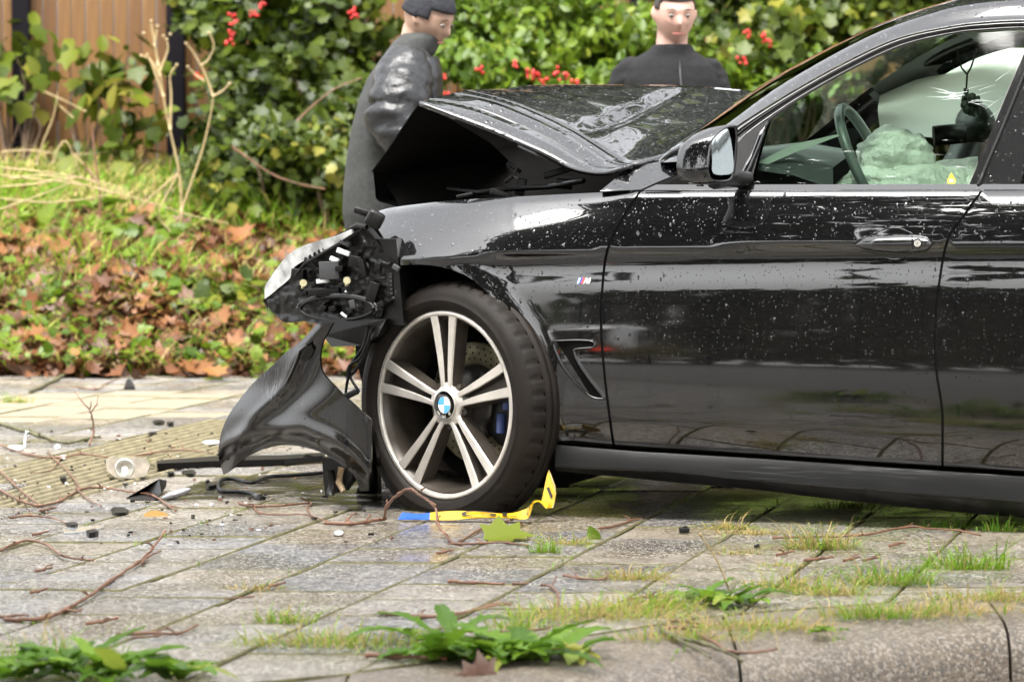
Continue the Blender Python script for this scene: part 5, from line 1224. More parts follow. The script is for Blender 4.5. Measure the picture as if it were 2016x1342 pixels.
def shrub(label, blobs, n, size, kind, cat, name, seed, group=None, berries=(), nleaf=36, dark=.5, T=None, stems=True, zmin=True):
    """blobs: (px, py, rx, ry in pixels, depth Y, half depth)"""
    rng = np.random.default_rng(seed); T = T or (LOBED if kind == 'ivy' else OVATE)
    c0 = P(blobs[0][0], blobs[0][1], blobs[0][4]); base = Vector((c0.x, c0.y, bank_z(c0.x, c0.y)))
    th_ = thing(name, label, cat, tuple(base), group)
    area = np.array([q[2] * q[3] for q in blobs], float); cnt = np.maximum(1, (n * area / area.sum())).astype(int)
    PP, NN = [], []; UPZ = np.array([0, 0, 1.0])
    for q, c in zip(blobs, cnt):
        s = q[4] / F; ce = np.array(P(q[0], q[1], q[4])); d = rng.normal(size=(c, 3)); d /= np.linalg.norm(d, axis=1, keepdims=True)
        K = max(3, c // 34); dk = rng.normal(size=(K, 3)); dk /= np.linalg.norm(dk, axis=1, keepdims=True)
        ck = ce + dk * (rng.random(K) ** .5 * (1 + .12 * rng.normal(size=K)))[:, None] * np.array([q[2] * s, q[5], q[3] * s]); which = rng.integers(0, K, c)
        rk = size * (1.6 + 1.4 * rng.random(K)); po = ck[which] + d * (rng.random(c) ** .6 * rk[which])[:, None] * np.array([1.15, 1.0, .8])
        nn = d * .7 + np.array([0, -.45, .60]) + rng.normal(size=(c, 3)) * .5
        PP.append(po); NN.append(nn)
    PP = np.concatenate(PP); NN = np.concatenate(NN)
    zb = np.array([bank_z(x, y) if y > YEND else 0 for x, y in PP[:, :2]]); keep = PP[:, 2] > zb + .02; PP, NN = PP[keep], NN[keep]
    # clumps: light and dark kinds of leaf, old and young
    cl = np.array([mnoise.noise((x * 2.2, y * 2.2, z * 2.2)) for x, y, z in PP]); tint = np.clip(dark + .35 * cl + rng.normal(size=len(PP)) * .17, 0, 1)
    tint[rng.random(len(PP)) < .015] = 1.0
    upb = np.array([0, 0, -1.0]) + rng.normal(size=(len(PP), 3)) * .6
    sz = size * (.55 + .8 * rng.random(len(PP)))
    fo = O('foliage', leaf_mesh('foliage', PP, NN, sz, T, rng, tint, -upb), M[kind], th_); tag(fo, kind='stuff')
    idx = np.argsort(PP[:, 1])[:max(nleaf * 4, 10)]; rng.shuffle(idx)
    for i in idx[:nleaf]:
        o = bpy.data.objects.new('leaf', LEAF_OBJ[(kind, int(rng.integers(0, 5)))]); COL.objects.link(o); o.parent = th_
        nn = Vector(NN[i]); mx = Matrix.Translation(Vector(PP[i]) - Vector((0, .05, 0)) - base) @ rot_from(nn, rng.uniform(-.8, .8) + PI) @ Matrix.Scale(float(size * rng.uniform(.9, 1.35)), 4); o.matrix_local = mx
    if stems:
        b = MB(); rs = random.Random(seed)
        for q in blobs:
            for _ in range(5):
                a = Vector((P(q[0], q[1], q[4]).x + rs.uniform(-.4, .4) * q[2] * q[4] / F, q[4] + rs.uniform(-.2, .3), 0)); a.z = bank_z(a.x, a.y) if a.y > YEND else 0
                e_ = P(q[0] + rs.uniform(-.8, .8) * q[2], q[1] + rs.uniform(-.8, .3) * q[3], q[4] + rs.uniform(-.5, .5) * q[5]); mid = (a + e_) / 2 + Vector((rs.uniform(-.1, .1), rs.uniform(-.1, .1), .05)); b.tube(dens3([tuple(a), tuple(mid), tuple(e_)], 4), [.009] * 3 + [.006] * 3 + [.003] * 3, 5)
        b.build('stems', M['stem'], th_)
    for x, y, Y in berries:
        b = MB(); rs = random.Random(int(x * 7 + y)); c = P(x, y, Y)
        for _ in range(6): b.sphere(c + Vector((rs.uniform(-.022, .022), rs.uniform(-.02, .02), rs.uniform(-.02, .02))), rs.uniform(.008, .011), 8, 6)
        b.build('berry_cluster', M['berry'], th_)
    return th_
shrub('trailing green climber hanging over the leftmost black fence post', [(45, 130, 45, 50, 21.3, .12), (55, 205, 22, 45, 21.3, .10), (15, 105, 25, 25, 21.3, .1)], 42, .11, 'ivy', 'climber', 'climbing_plant', 11, nleaf=20, dark=.72, T=OVATE)
shrub('loose leafy shoots growing in front of the fence between the black posts', [(240, 140, 50, 60, 21.0, .2), (165, 160, 40, 50, 21.0, .2), (250, 240, 60, 50, 20.8, .25), (235, 320, 80, 40, 20.6, .3)], 150, .11, 'ivy', 'climber', 'climbing_plant', 12, nleaf=40, dark=.62, T=OVATE)
shrub('tall dark green bush with lobed leaves and red berries beside the right fence post', [(560, 80, 150, 150, 20.6, .7), (510, 240, 120, 120, 20.2, .7), (610, 250, 130, 150, 20.2, .7), (570, 360, 130, 80, 19.8, .6), (420, 50, 70, 80, 20.9, .4), (650, 90, 120, 130, 20.7, .7)], 9500, .074, 'ivy', 'bush', 'berry_bush', 13, berries=[(455, 65, 19.9), (460, 45, 19.9), (518, 12, 20.0), (500, 30, 20.0), (690, 20, 20.0), (452, 85, 19.9), (700, 32, 20.0), (455, 30, 20), (390, 148, 20)], nleaf=110, dark=.46)
shrub('low bush with small glossy leaves at the foot of the tall berry bush', [(640, 330, 90, 80, 19.4, .4), (560, 310, 80, 60, 19.5, .4), (690, 300, 60, 90, 19.6, .4), (420, 350, 60, 60, 19.8, .3)], 2600, .06, 'ivy', 'bush', 'bush', 14, nleaf=50, dark=.55, T=OVATE)
shrub('bright green bush with red berry clusters between the two people', [(1060, 40, 190, 110, 20.4, .7), (1000, 130, 160, 60, 19.8, .5), (1180, 110, 130, 70, 19.9, .5), (920, 60, 90, 130, 20.6, .6), (1120, 190, 180, 60, 19.6, .5)], 8500, .066, 'bright', 'bush', 'berry_bush', 15, berries=[(870, 150, 19.2), (945, 140, 19.2), (1045, 145, 19.1), (1055, 152, 19.1), (1110, 152, 19.1), (1130, 165, 19.1), (876, 185, 19.1), (1018, 125, 19.2), (1092, 140, 19.2), (1075, 160, 19.1), (866, 155, 19.1)], nleaf=90, dark=.5)
shrub('ivy covered bush with large leaves behind the windscreen', [(1560, 40, 170, 110, 20.2, .6), (1480, 90, 110, 80, 19.9, .5), (1700, 40, 160, 80, 20.4, .6), (1850, 20, 200, 60, 20.6, .6), (2050, 30, 200, 120, 20.6, .6)], 7500, .075, 'ivy', 'bush', 'bush', 16, berries=[(1500, 70, 19.2), (1470, 66, 19.2), (1510, 84, 19.2), (1460, 120, 19.2)], nleaf=90, dark=.52)
shrub('low yellow green bush beside the black zipped fleece', [(1480, 170, 120, 60, 19.6, .4), (1420, 140, 60, 60, 19.8, .4), (1560, 160, 100, 50, 19.8, .4), (1280, 120, 120, 90, 20.3, .5), (1330, 40, 110, 90, 20.8, .5)], 4200, .055, 'bright', 'bush', 'bush', 17, nleaf=60, dark=.58)
shrub('dark bush standing behind the car far side', [(1700, 220, 260, 160, 20.8, .6), (2050, 260, 260, 200, 20.8, .6), (2450, 150, 260, 260, 20.8, .6), (1300, 260, 200, 100, 20.4, .6), (960, 280, 200, 100, 20.2, .6)], 5200, .09, 'ivy', 'bush', 'bush', 18, nleaf=0, dark=.4)

# dry stalks and bramble canes on the verge
def stalk(paths, label, Y, rad=.006, material='straw', cat='dry stalk', name='dry_stalk', heads=()):
    b = MB()
    for pts in paths: 
        path = dens3([tuple(P(x, y, Y + (0.0 if len(q) < 1 else q[0]))) for x, y, *q in pts], 4); m_ = len(path); b.tube(path, [rad * .7 * (1.15 - .6 * i / (m_ - 1)) for i in range(m_)], 6)
    for x, y in heads: b.sphere(P(x, y, Y), .009, 6, 5)
    q = P(paths[0][0][0], paths[0][0][1], Y); return T1(name, b.mesh(name), M[material], label, cat, q)
stalk([[(355, 450), (357, 390), (352, 335), (340, 280), (325, 210), (315, 140), (310, 110)], [(315, 140), (330, 100), (328, 78)], [(322, 190), (300, 130), (290, 108)], [(312, 130), (300, 60), (298, 42)], [(316, 150), (296, 118), (278, 110)], [(304, 90), (310, 52)], [(335, 255), (337, 190), (335, 150), (348, 128)]], 'tall pale dead stalk with branched seed heads left of the second fence post', 19.2, .0095, heads=[(328, 78), (290, 108), (298, 42), (278, 110), (310, 52), (348, 128), (283, 66), (322, 72), (335, 68)])
stalk([[(357, 415), (380, 350), (400, 290), (415, 225), (420, 190)], [(420, 190), (405, 150), (395, 128), (378, 100), (366, 86)], [(395, 130), (410, 118), (421, 90), (412, 66)], [(420, 190), (440, 178), (452, 165)], [(402, 160), (385, 148), (370, 132)]], 'second pale dead stalk leaning right of the tallest one', 19.1, .008, heads=[(366, 86), (412, 66), (452, 165), (370, 132)])
stalk([[(355, 335), (330, 380), (312, 425), (335, 455)], [(352, 340), (300, 385), (270, 412)]], 'short snapped straw leaning at the foot of the dead stalks', 18.6, .007)
stalk([[(72, 325), (85, 280), (105, 230), (115, 175)], [(114, 206), (145, 232)], [(85, 180), (130, 200), (170, 220)]], 'thin bent straw standing against the fence at left', 20.3, .007)
stalk([[(105, 320), (112, 298), (128, 278), (142, 300), (160, 350)], [(140, 300), (172, 330), (195, 360)]], 'arched broken straw at the left end of the verge', 19.6, .007)
for i, pts in enumerate(([(0, 345), (60, 352), (120, 358), (200, 372), (300, 400), (380, 425), (450, 440)], [(0, 368), (70, 362), (150, 350), (210, 368), (260, 380)], [(0, 390), (50, 396), (110, 398), (190, 388), (240, 375)], [(0, 300), (60, 296), (130, 305), (200, 300)], [(0, 330), (80, 338), (170, 352), (250, 372)], [(0, 412), (40, 398), (90, 380), (140, 360)], [(20, 352), (90, 345), (160, 362), (220, 380)])):
    stalk([pts], ('long flattened straw stem running down to the foot of the dead stalks', 'pale straw stem kinked in the middle of the flattened bundle', 'lowest pale straw stem of the flattened bundle', 'thin straw stem lying along the foot of the fence', 'thin straw crossing the flattened bundle', 'short straw rising to the right out of the flattened bundle', 'straw arched over the top of the flattened bundle')[i], 18.9 - .12 * i if i != 3 else 20.6, .0065)
stalk([[(195, 430), (197, 380), (190, 330), (183, 270), (180, 240)], [(196, 360), (180, 345), (165, 320)]], 'upright reddish brown dead stem in front of the fence', 19.0, .010, 'bark')
stalk([[(585, 238), (620, 205), (660, 175), (715, 152)]], 'reddish bramble cane arching across the berry bush', 19.2, .007, 'bark', 'cane', 'bramble_cane')
stalk([[(455, 288), (490, 312), (530, 340), (580, 360), (640, 372)]], 'brown cane sloping down at the foot of the berry bush', 18.9, .008, 'bark', 'cane', 'bramble_cane')
stalk([[(1520, 185), (1530, 160), (1560, 142), (1585, 140)]], 'thin pale arching straw beside the windscreen pillar', 19.0, .006)

# ------------------------------------------------------------------ grass
def blades(bases, h, wd, bend, rng, tint, lean=None):
    n = len(bases); az = rng.random(n) * 2 * PI; dirv = np.stack([np.cos(az), np.sin(az), np.zeros(n)], 1)
    if lean is not None: dirv = dirv * .6 + lean
    side = np.stack([-np.sin(az + .6), np.cos(az + .6), np.zeros(n)], 1)
    V = []
    for t_, w_ in ((0, 1.0), (.35, .9), (.7, .6), (1.0, .05)):
        ce = bases + np.array([0, 0, 1.0]) * (h * (t_ - .45 * bend * t_ ** 2))[:, None] + dirv * (h * bend * t_ ** 1.8 * .9)[:, None]
        V += [ce - side * (wd * w_ * .5)[:, None], ce + side * (wd * w_ * .5)[:, None]]
    V = np.stack(V, 1); k = 8; Fc = np.array([(0, 1, 3, 2), (2, 3, 5, 4), (4, 5, 7, 6)]); F_ = Fc[None] + (np.arange(n) * k)[:, None, None]
    return V.reshape(-1, 3), F_.reshape(-1, 4), np.repeat(tint, k)
def gmesh(name, *a): V, F_, t_ = blades(*a); return np_mesh(name, V, F_, t_)
rng = np.random.default_rng(5)
def bank_pts(n, px0, px1, py0, py1, dens=None):
    out = []
    while len(out) < n:
        x, y = rng.uniform(px0, px1), rng.uniform(py0, py1)
        if dens is not None and rng.random() > dens(x, y): continue
        r = ray(x, y); lo, hi = YEND, 22.0
        for _ in range(22):
            mid = (lo + hi) / 2; q = CAMP + r * (mid / r.y)
            if q.z > bank_z(q.x, mid): lo = mid
            else: hi = mid
        q = CAMP + r * (hi / r.y); out.append((q.x, q.y, bank_z(q.x, q.y)))
    return np.array(out)
gd = lambda x, y: (1.0 if y < 470 else .30) * (.25 + .9 * max(0, .5 + 1.3 * mnoise.noise((x * .008, y * .012, 4))))
bs_ = bank_pts(15000, -900, 900, 330, 600, gd); n = len(bs_)
patchn = np.array([mnoise.noise((x * 1.3, y * 1.3, 8)) for x, y, _ in bs_])
me = gmesh('verge_grass', bs_, (.06 + .17 * rng.random(n) ** 1.6) * np.clip(.9 + 1.5 * patchn, .45, 1.9), .008 + .009 * rng.random(n), .25 + .8 * rng.random(n), rng, np.where(rng.random(n) < .14, .92, np.clip(.42 + .35 * patchn + .18 * rng.normal(size=n), 0, .88)))
tag(O('verge_grass', me, M['grass']), 'bright green grass growing over the top of the leafy verge', 'grass', kind='stuff')
bs_ = bank_pts(3400, -400, 900, 300, 560, lambda x, y: (1 if x < 320 else .35) * (1 if y < 430 else .4)); n = len(bs_)
me = gmesh('dead_grass', bs_, .08 + .16 * rng.random(n), .005 + .004 * rng.random(n), .7 + .5 * rng.random(n), rng, np.clip(.93 + .06 * rng.normal(size=n), .8, 1))
tag(O('dead_grass', me, M['grass']), 'dry flattened grass at the foot of the fence', 'dry grass', kind='stuff')
bs_ = bank_pts(4200, 850, 2600, 240, 740); n = len(bs_)
me = gmesh('verge_grass', bs_, .10 + .2 * rng.random(n), .01 + .006 * rng.random(n), .3 + .7 * rng.random(n), rng, np.clip(.45 + .17 * rng.normal(size=n), 0, .86))
tag(O('far_grass', me, M['grass']), 'green grass on the verge behind the car', 'grass', kind='stuff')

# leaf litter: the larger fallen leaves one by one, the rest as a layer
LIT = [one_leaf('fallen_leaf', CURL if i % 2 else MAPLE, M['litter'], tv) for i, tv in enumerate((.3, .45, .55, .65, .75, .85, .92, .2))]
ld = lambda x, y: .12 if y < 450 else 1.0
pts = bank_pts(8200, -900, 1300, 400, 758, ld); n = len(pts); pts[:, 2] += .02 + .03 * rng.random(n)
ex_ = np.stack([rng.uniform(-2.6, .2, 230), 16.9 - np.abs(rng.normal(size=230)) * .28, .012 + .02 * rng.random(230)], 1); pts = np.concatenate([pts, ex_]); n = len(pts)
cl = np.array([mnoise.noise((x * 2.5, y * 2.5, 1)) for x, y, _ in pts])
me = leaf_mesh('leaf_litter', pts, np.array([0, -.25, 1.0]) + rng.normal(size=(n, 3)) * .55, .04 + .055 * rng.random(n), CURL, rng, np.clip(.42 + .22 * cl + .22 * rng.normal(size=n), 0, 1))
tag(O('leaf_litter', me, M['litter']), 'layer of brown fallen leaves covering the verge bank', 'leaf litter', kind='stuff')
pts = bank_pts(260, 0, 740, 440, 742, lambda x, y: .5 if y < 480 else 1)
for i, q in enumerate(pts):
    o = bpy.data.objects.new('fallen_leaf', LIT[int(rng.integers(0, 8))]); COL.objects.link(o)
    s = rng.uniform(.07, .14); nn = Vector((rng.normal() * .45, -.45 + rng.normal() * .4, 1)).normalized()
    o.matrix_world = Matrix.Translation(Vector(q) + UP * rng.uniform(.045, .08)) @ rot_from(nn, rng.uniform(0, 6.28)) @ Matrix.Scale(float(s), 4) @ Matrix.Translation((0, -.5, 0))
    tag(o, 'curled reddish brown fallen leaf among many on the verge bank', 'leaf', 'fallen leaves on the verge bank')
for i, (x, y, s, tv, lab) in enumerate(((385, 742, .17, 4, 'large orange brown leaf at the edge of the slabs by the verge'), (300, 725, .15, 3, 'brown leaf under the long mossy branch at the verge edge'), (430, 738, .13, 5, 'orange leaf right of the large one at the verge edge'), (100, 700, .15, 4, 'pale orange curled leaf at the bottom of the verge at left'), (20, 520, .13, 5, 'pale brown leaf at the left end of the leaf litter'), (420, 752, .12, 6, 'flat tan leaf lying on the last row of slabs'))):
    o = bpy.data.objects.new('fallen_leaf', LIT[tv]); COL.objects.link(o); q = G(x, y) if y > 740 else Vector(bank_pts(1, x, x + 1, y, y + 1)[0])
    o.matrix_world = Matrix.Translation(q + UP * .05) @ rot_from(Vector((.1, -.4, 1)), i * 1.3) @ Matrix.Scale(s, 4) @ Matrix.Translation((0, -.5, 0)); tag(o, lab, 'leaf')
# green ground plants in the litter
def weed(label, px, py, n, size, spread, kind, seed, T, onbank=True, hgt=.10, cat='weed', name='weed_plant', tintm=.5, bladeparts=0):
    rg2 = np.random.default_rng(seed); q = Vector(bank_pts(1, px, px + 1, py, py + 1)[0]) if onbank else G(px, py)
    t_ = thing(name, label, cat, tuple(q)); a = rg2.random(n) * 2 * PI; r = np.sqrt(rg2.random(n)) * spread
    po = np.stack([q.x + r * np.cos(a), q.y + r * np.sin(a) * .8, q.z + .03 + hgt * (1 - r / spread) * rg2.random(n) + .02 * rg2.random(n)], 1)
    if onbank: po[:, 2] += np.array([bank_z(x, y) - q.z for x, y in po[:, :2]])
    nn = np.stack([np.cos(a) * .5, np.sin(a) * .5 - .35, np.ones(n)], 1) + rg2.normal(size=(n, 3)) * .35
    fo = O('foliage', leaf_mesh('weed', po, nn, size * (.6 + .7 * rg2.random(n)), T, rg2, np.clip(tintm + .2 * rg2.normal(size=n), 0, 1), np.stack([np.cos(a), np.sin(a), .3 * np.ones(n)], 1) + rg2.normal(size=(n, 3)) * .3), M[kind], t_); tag(fo, kind='stuff')
    b = MB(); rs = random.Random(seed)
    for k in range(min(14, n)): b.tube([q, (q + Vector(po[k])) / 2 + UP * .02, Vector(po[k])], .0025, 4)
    b.build('stems', M['stem'], t_)
bs_ = bank_pts(3200, -900, 1500, 440, 752); n = len(bs_); kk = np.array([mnoise.noise((x * 1.7, y * 1.7, 21)) for x, y, _ in bs_]) > -.05; bs_ = bs_[kk]; n = len(bs_); bs_[:, 2] += .05 + .05 * rng.random(n)
tag(O('ground_cover', leaf_mesh('ground_cover', bs_, np.array([0, -.35, 1.0]) + rng.normal(size=(n, 3)) * .45, .035 + .05 * rng.random(n), LOBED, rng, np.clip(.6 + .25 * rng.normal(size=n), 0, 1)), M['bright']), 'small green leaves growing through the leaf litter', 'ground cover', kind='stuff')
bs_ = bank_pts(6500, -900, 1500, 450, 755, lambda x, y: .2 + .8 * max(0, mnoise.noise((x * .011, y * .014, 7)) * 2)); n = len(bs_)
tag(O('litter_grass', gmesh('litter_grass', bs_, .10 + .14 * rng.random(n), .006 + .006 * rng.random(n), .7 + .8 * rng.random(n), rng, np.where(rng.random(n) < .35, .93, np.clip(.5 + .2 * rng.normal(size=n), 0, .85))), M['grass']), 'loose grass blades and straw lying over the leaf litter', 'grass', kind='stuff')
weed('feathery green weed clump below the broken headlight', 440, 610, 160, .075, .32, 'ivy', 31, LOBED, hgt=.16, tintm=.62)
weed('dark green ivy patch in the litter left of the bumper corner', 360, 705, 60, .07, .26, 'ivy', 32, LOBED, tintm=.55)
weed('green ground ivy right of centre in the leaf litter', 540, 650, 70, .06, .3, 'ivy', 33, OVATE, tintm=.6)
weed('broad bright leaves at the top of the litter under the dead stalks', 130, 450, 26, .16, .3, 'bright', 34, OVATE, hgt=.2, tintm=.55)
weed('small green weed at the left edge of the litter', 95, 640, 46, .06, .2, 'bright', 35, OVATE, tintm=.6)
weed('low leafy weed among the leaves in the left of the litter', 160, 650, 40, .07, .22, 'ivy', 36, OVATE, tintm=.7)
weed('green leaves at the foot of the verge behind the wheel', 640, 560, 70, .07, .35, 'bright', 37, LOBED, tintm=.5)
weed('tuft of round green leaves on the verge above the ribbed slabs', 280, 490, 46, .08, .3, 'bright', 38, LOBED, tintm=.55)
weed('ivy sprig at the verge edge near the hanging bumper', 500, 730, 44, .06, .25, 'ivy', 39, LOBED, tintm=.6)

# ------------------------------------------------------------------ twigs on the pavement
def twig(pts, r, label, material='bark', lift=(), side=(), seed=0, z=.008, name='twig', cat='twig', group=None):
    """pts: pixels on the ground, a third value raises the point by that many pixels"""
    rs = random.Random(seed + len(pts) * 17); b = MB()
    def run(pp, rad, last):
        V = []
        for q in pp:
            x, y = q[0], q[1]; up = q[2] if len(q) > 2 else 0; g = G(x, y + up); v = Pg(x, y, y + up) if up else g + UP * z; V.append(tuple(v))
        path = dens3(V, 5); m_ = len(path); out = []; rr = []
        for i, v in enumerate(path):
            kn = 1.55 if (i % 5 == 0 and i and rs.random() < .8) else 1
            out.append(v + Vector((rs.uniform(-1, 1), rs.uniform(-1, 1), rs.uniform(-.6, .6))) * rad * .35); rr.append(rad * (1 - (1 - last) * i / max(1, m_ - 1)) * kn)
        b.tube(out, [q * .85 for q in rr], 7)
    def spurs(pp):
        for q in pp[1:-1]:
            if rs.random() < .75:
                g = G(q[0], q[1]) if len(q) < 3 or not q[2] else Pg(q[0], q[1], q[1] + q[2]); a = rs.uniform(0, 2 * PI); l_ = rs.uniform(.012, .035)
                e1 = g + Vector((math.cos(a) * l_, math.sin(a) * l_ * 2, z + rs.uniform(0, .02))); b.tube([g + UP * z, (g + UP * z + e1) / 2 + Vector((rs.uniform(-.004, .004), 0, .003)), e1], [r * .5, r * .42, r * .3], 5)
    run(pts, r, .55); spurs(pts)
    for sp in side: run(sp, r * .7, .5)
    q = pts[len(pts) // 2]; return T1(name, b.mesh(name), M[material], label, cat, G(q[0], q[1] + (q[2] if len(q) > 2 else 0)), group)
twig([(470, 995), (500, 1001), (560, 1000), (610, 995), (640, 996)][:4] + [(605, 1006), (615, 1024)], .0045, 'pale forked twig on the slabs left of the flat tyre', side=[[(500, 1001), (512, 1015), (560, 1018), (600, 1018), (640, 1030), (660, 1036)]], seed=1)
twig([(640, 1034), (690, 1036), (720, 1033), (745, 1028), (757, 1020, 8), (762, 995, 40), (785, 972, 70), (808, 962, 84), (828, 975, 75), (858, 1000, 55), (862, 1030, 28), (885, 1062, 8), (905, 1076), (950, 1074), (1000, 1074), (1040, 1080)], .0058, 'long knotted twig arching up in front of the flat tyre', side=[[(680, 1036), (683, 1022, 12), (702, 1008, 26)], [(905, 1072), (940, 1050), (975, 1036), (1010, 1028)]], seed=2)
twig([(10, 1225), (40, 1226), (90, 1222), (130, 1206), (175, 1180), (215, 1150), (270, 1115), (300, 1080, 10), (325, 1045, 22)], .0062, 'long bent reddish twig reaching up from the bottom left slabs', side=[[(280, 1116), (290, 1102), (318, 1090)], [(130, 1206), (150, 1210), (160, 1206)], [(0, 1222), (30, 1218), (58, 1217)]], seed=3)
twig([(0, 1090), (30, 1075), (56, 1069), (90, 1077), (125, 1100), (160, 1106), (185, 1108)], .0048, 'angled brown twig on the slabs at the left edge', seed=4)
twig([(0, 970), (40, 990), (80, 1000), (120, 990), (160, 968), (200, 964), (250, 972), (300, 980), (330, 1000), (345, 1010)], .0052, 'long curved red twig below the ribbed slabs', side=[[(330, 1000), (352, 1004)], [(160, 968), (140, 940), (105, 905), (95, 890)], [(150, 965), (170, 985), (200, 1002)]], seed=5)
twig([(0, 880), (60, 900), (120, 905), (160, 898), (230, 905), (300, 896), (360, 890), (420, 897)], .0042, 'thin red twig trailing across the ribbed slabs to the bumper corner', side=[[(300, 896), (255, 912), (212, 940)], [(120, 905), (100, 930), (60, 935)]], seed=6)
twig([(0, 838), (40, 850), (80, 862), (130, 876), (170, 868), (195, 864)], .0085, 'thick mossy branch at the left of the ribbed slabs', 'moss', side=[[(80, 862), (60, 850), (40, 848)]], seed=7, name='branch', cat='branch')
twig([(176, 880), (184, 850, 25), (181, 820, 55), (176, 806, 68)], .0045, 'upright forked red twig standing from the mossy branch', side=[[(178, 812, 64), (190, 796, 80), (193, 780, 95)], [(176, 806, 68), (160, 788, 86), (148, 770, 100)], [(177, 806, 68), (180, 790, 85)]], seed=8)
twig([(60, 775), (110, 750), (140, 733), (180, 722), (250, 712), (300, 712), (370, 722), (430, 724), (520, 710)], .009, 'long mossy branch lying along the edge of the verge', 'moss', seed=9, name='branch', cat='branch')
twig([(150, 765), (190, 770), (210, 758), (240, 745)], .0042, 'thin twig with a fork on the far slabs below the long mossy branch', side=[[(100, 765), (150, 765)]], seed=10)
twig([(0, 932), (30, 960), (60, 985), (80, 1000)], .004, 'thin reddish twig crossing the ribs at the left edge', seed=11)
twig([(20, 1025), (60, 1020), (100, 1024), (130, 1035)], .004, 'short curved twig at the end of the ribs at left', seed=12)
twig([(500, 1180), (440, 1186), (445, 1170)][:2], .003, 'tiny twig in the joint left of the long slab', seed=13)
twig([(745, 1212), (830, 1220), (895, 1216), (940, 1206), (975, 1198), (1005, 1196)], .0055, 'straight pale red twig above the dandelion plant', side=[[(940, 1206), (970, 1196), (1010, 1192)], [(875, 1217), (880, 1240), (905, 1248), (960, 1250), (1060, 1246), (1098, 1236)]], seed=14)
twig([(884, 1150), (930, 1153), (995, 1155)], .0055, 'short straight red twig on the middle slab', seed=15)
twig([(1010, 1156), (1040, 1154)], .005, 'stub of twig right of the short straight red twig', seed=16)
twig([(1110, 1138), (1140, 1144), (1185, 1146), (1198, 1134)], .004, 'pale curved twig in the middle of the brown slabs', seed=17)
twig([(1065, 1157), (1085, 1161), (1098, 1175), (1097, 1200)], .0042, 'small peeling twig bent down beside the dry grass', seed=18)
twig([(230, 1256), (300, 1252), (350, 1254), (390, 1236)], .005, 'red twig with a raised end near the bottom left weeds', side=[[(260, 1262), (310, 1258), (325, 1254)]], seed=19)
twig([(170, 1234), (200, 1230), (232, 1222)], .0055, 'stubby red twig on the lower left slab', seed=20)
twig([(1520, 1064), (1600, 1062), (1700, 1058), (1790, 1042), (1830, 1040, 8), (1890, 1044, 10), (1930, 1060)], .0045, 'long pale twig on the slabs under the rear door', seed=21)
twig([(1180, 1046), (1215, 1040), (1240, 1030), (1262, 1026)], .0045, 'red twig on the slabs behind the front wheel', seed=22)
twig([(1005, 1041), (1030, 1038)], .005, 'short flat red twig beside the number plate end', seed=23)
twig([(720, 1296), (780, 1300), (880, 1302)], .007, 'red twig lying under the left side of the dandelion plant', seed=24)
twig([(1300, 1242), (1330, 1262), (1380, 1272), (1430, 1290), (1462, 1308)], .0068, 'lichen grey branch lying on the kerb stones', 'moss', side=[[(1330, 1262), (1370, 1285), (1400, 1302)]], seed=25, name='branch', cat='branch')
twig([(1300, 1245), (1350, 1242), (1395, 1265), (1450, 1292), (1530, 1285)], .0055, 'red twig crossing the lichen grey branch on the kerb', side=[[(1380, 1235), (1330, 1228), (1302, 1240)]], seed=26)
twig([(1230, 1188), (1280, 1180), (1330, 1182)], .0045, 'thin red twig in the dry grass right of the middle slabs', seed=27)
twig([(1585, 1108), (1610, 1106), (1640, 1102)], .0055, 'dark curled bark strip left of the small red stubs', seed=28, name='bark_strip', cat='bark strip')
for x, y, lab in ((1676, 1106, 'left one of two small red stubs on the slab by the right grass'), (1715, 1106, 'right one of two small red stubs on the slab by the right grass'), (1765, 1077, 'small orange chip of wood under the long pale twig'), (80, 1055, 'yellowish twig stub on the far left slabs'), (95, 1008, 'knobbly red stub below the curved red twig'), (1545, 1095, 'thin red stub left of the dark bark strip'), (85, 1127, 'dark red stub on the left slab below the angled twig'), (75, 1170, 'yellow stub on the lower left slab'), (545, 1157, 'single brown stub beside the dry grass in the joint'), (875, 1092, 'curled orange bud scale on the joint')):
    twig([(x - 15, y + 3), (x, y), (x + 16, y - 4)], .0048, lab, seed=int(x))

# single leaves on the slabs and road
def lay_leaf(px, py, size, T, mt, tv, label, spin, z=0.0, tilt=(0, -.35, 1)):
    me = one_leaf('leaf', T, M[mt], tv); o = bpy.data.objects.new('fallen_leaf', me); COL.objects.link(o)
    o.matrix_world = Matrix.Translation(G(px, py, z) + UP * .012) @ rot_from(Vector(tilt), spin) @ Matrix.Scale(size, 4) @ Matrix.Translation((0, -.5, 0)); tag(o, label, 'leaf'); return o
lay_leaf(1002, 1064, .14, MAPLE, 'bright', .95, 'pale green fallen leaf lying on the long knotted twig', -1.35)
lay_leaf(1925, 1326, .085, MAPLE, 'litter', 1.0, 'yellow fallen leaf on the road below the kerb', .5, -.12)
lay_leaf(308, 1022, .075, OVATE, 'litter', 1.0, 'cream and yellow leaf on the wet slabs below the oval cap', -1.4)
lay_leaf(1168, 1062, .06, OVATE, 'bright', .6, 'small green leaf standing by the dry grass on the joint', .4, 0, (0, -1, .4))
lay_leaf(420, 752, .10, OVATE, 'bright', 1.0, 'pale yellow leaf on the last row of slabs', 1.5)
lay_leaf(1560, 970, .06, OVATE, 'bright', .4, 'small leaf under the car sill', 1.5)
lay_leaf(1010, 1296, .07, OVATE, 'litter', .3, 'rusty leaf tucked under the dandelion leaves', 1.2)
lay_leaf(936, 1342, .085, CURL, 'litter', .3, 'dark brown leaf under the front of the dandelion plant', 1.6)

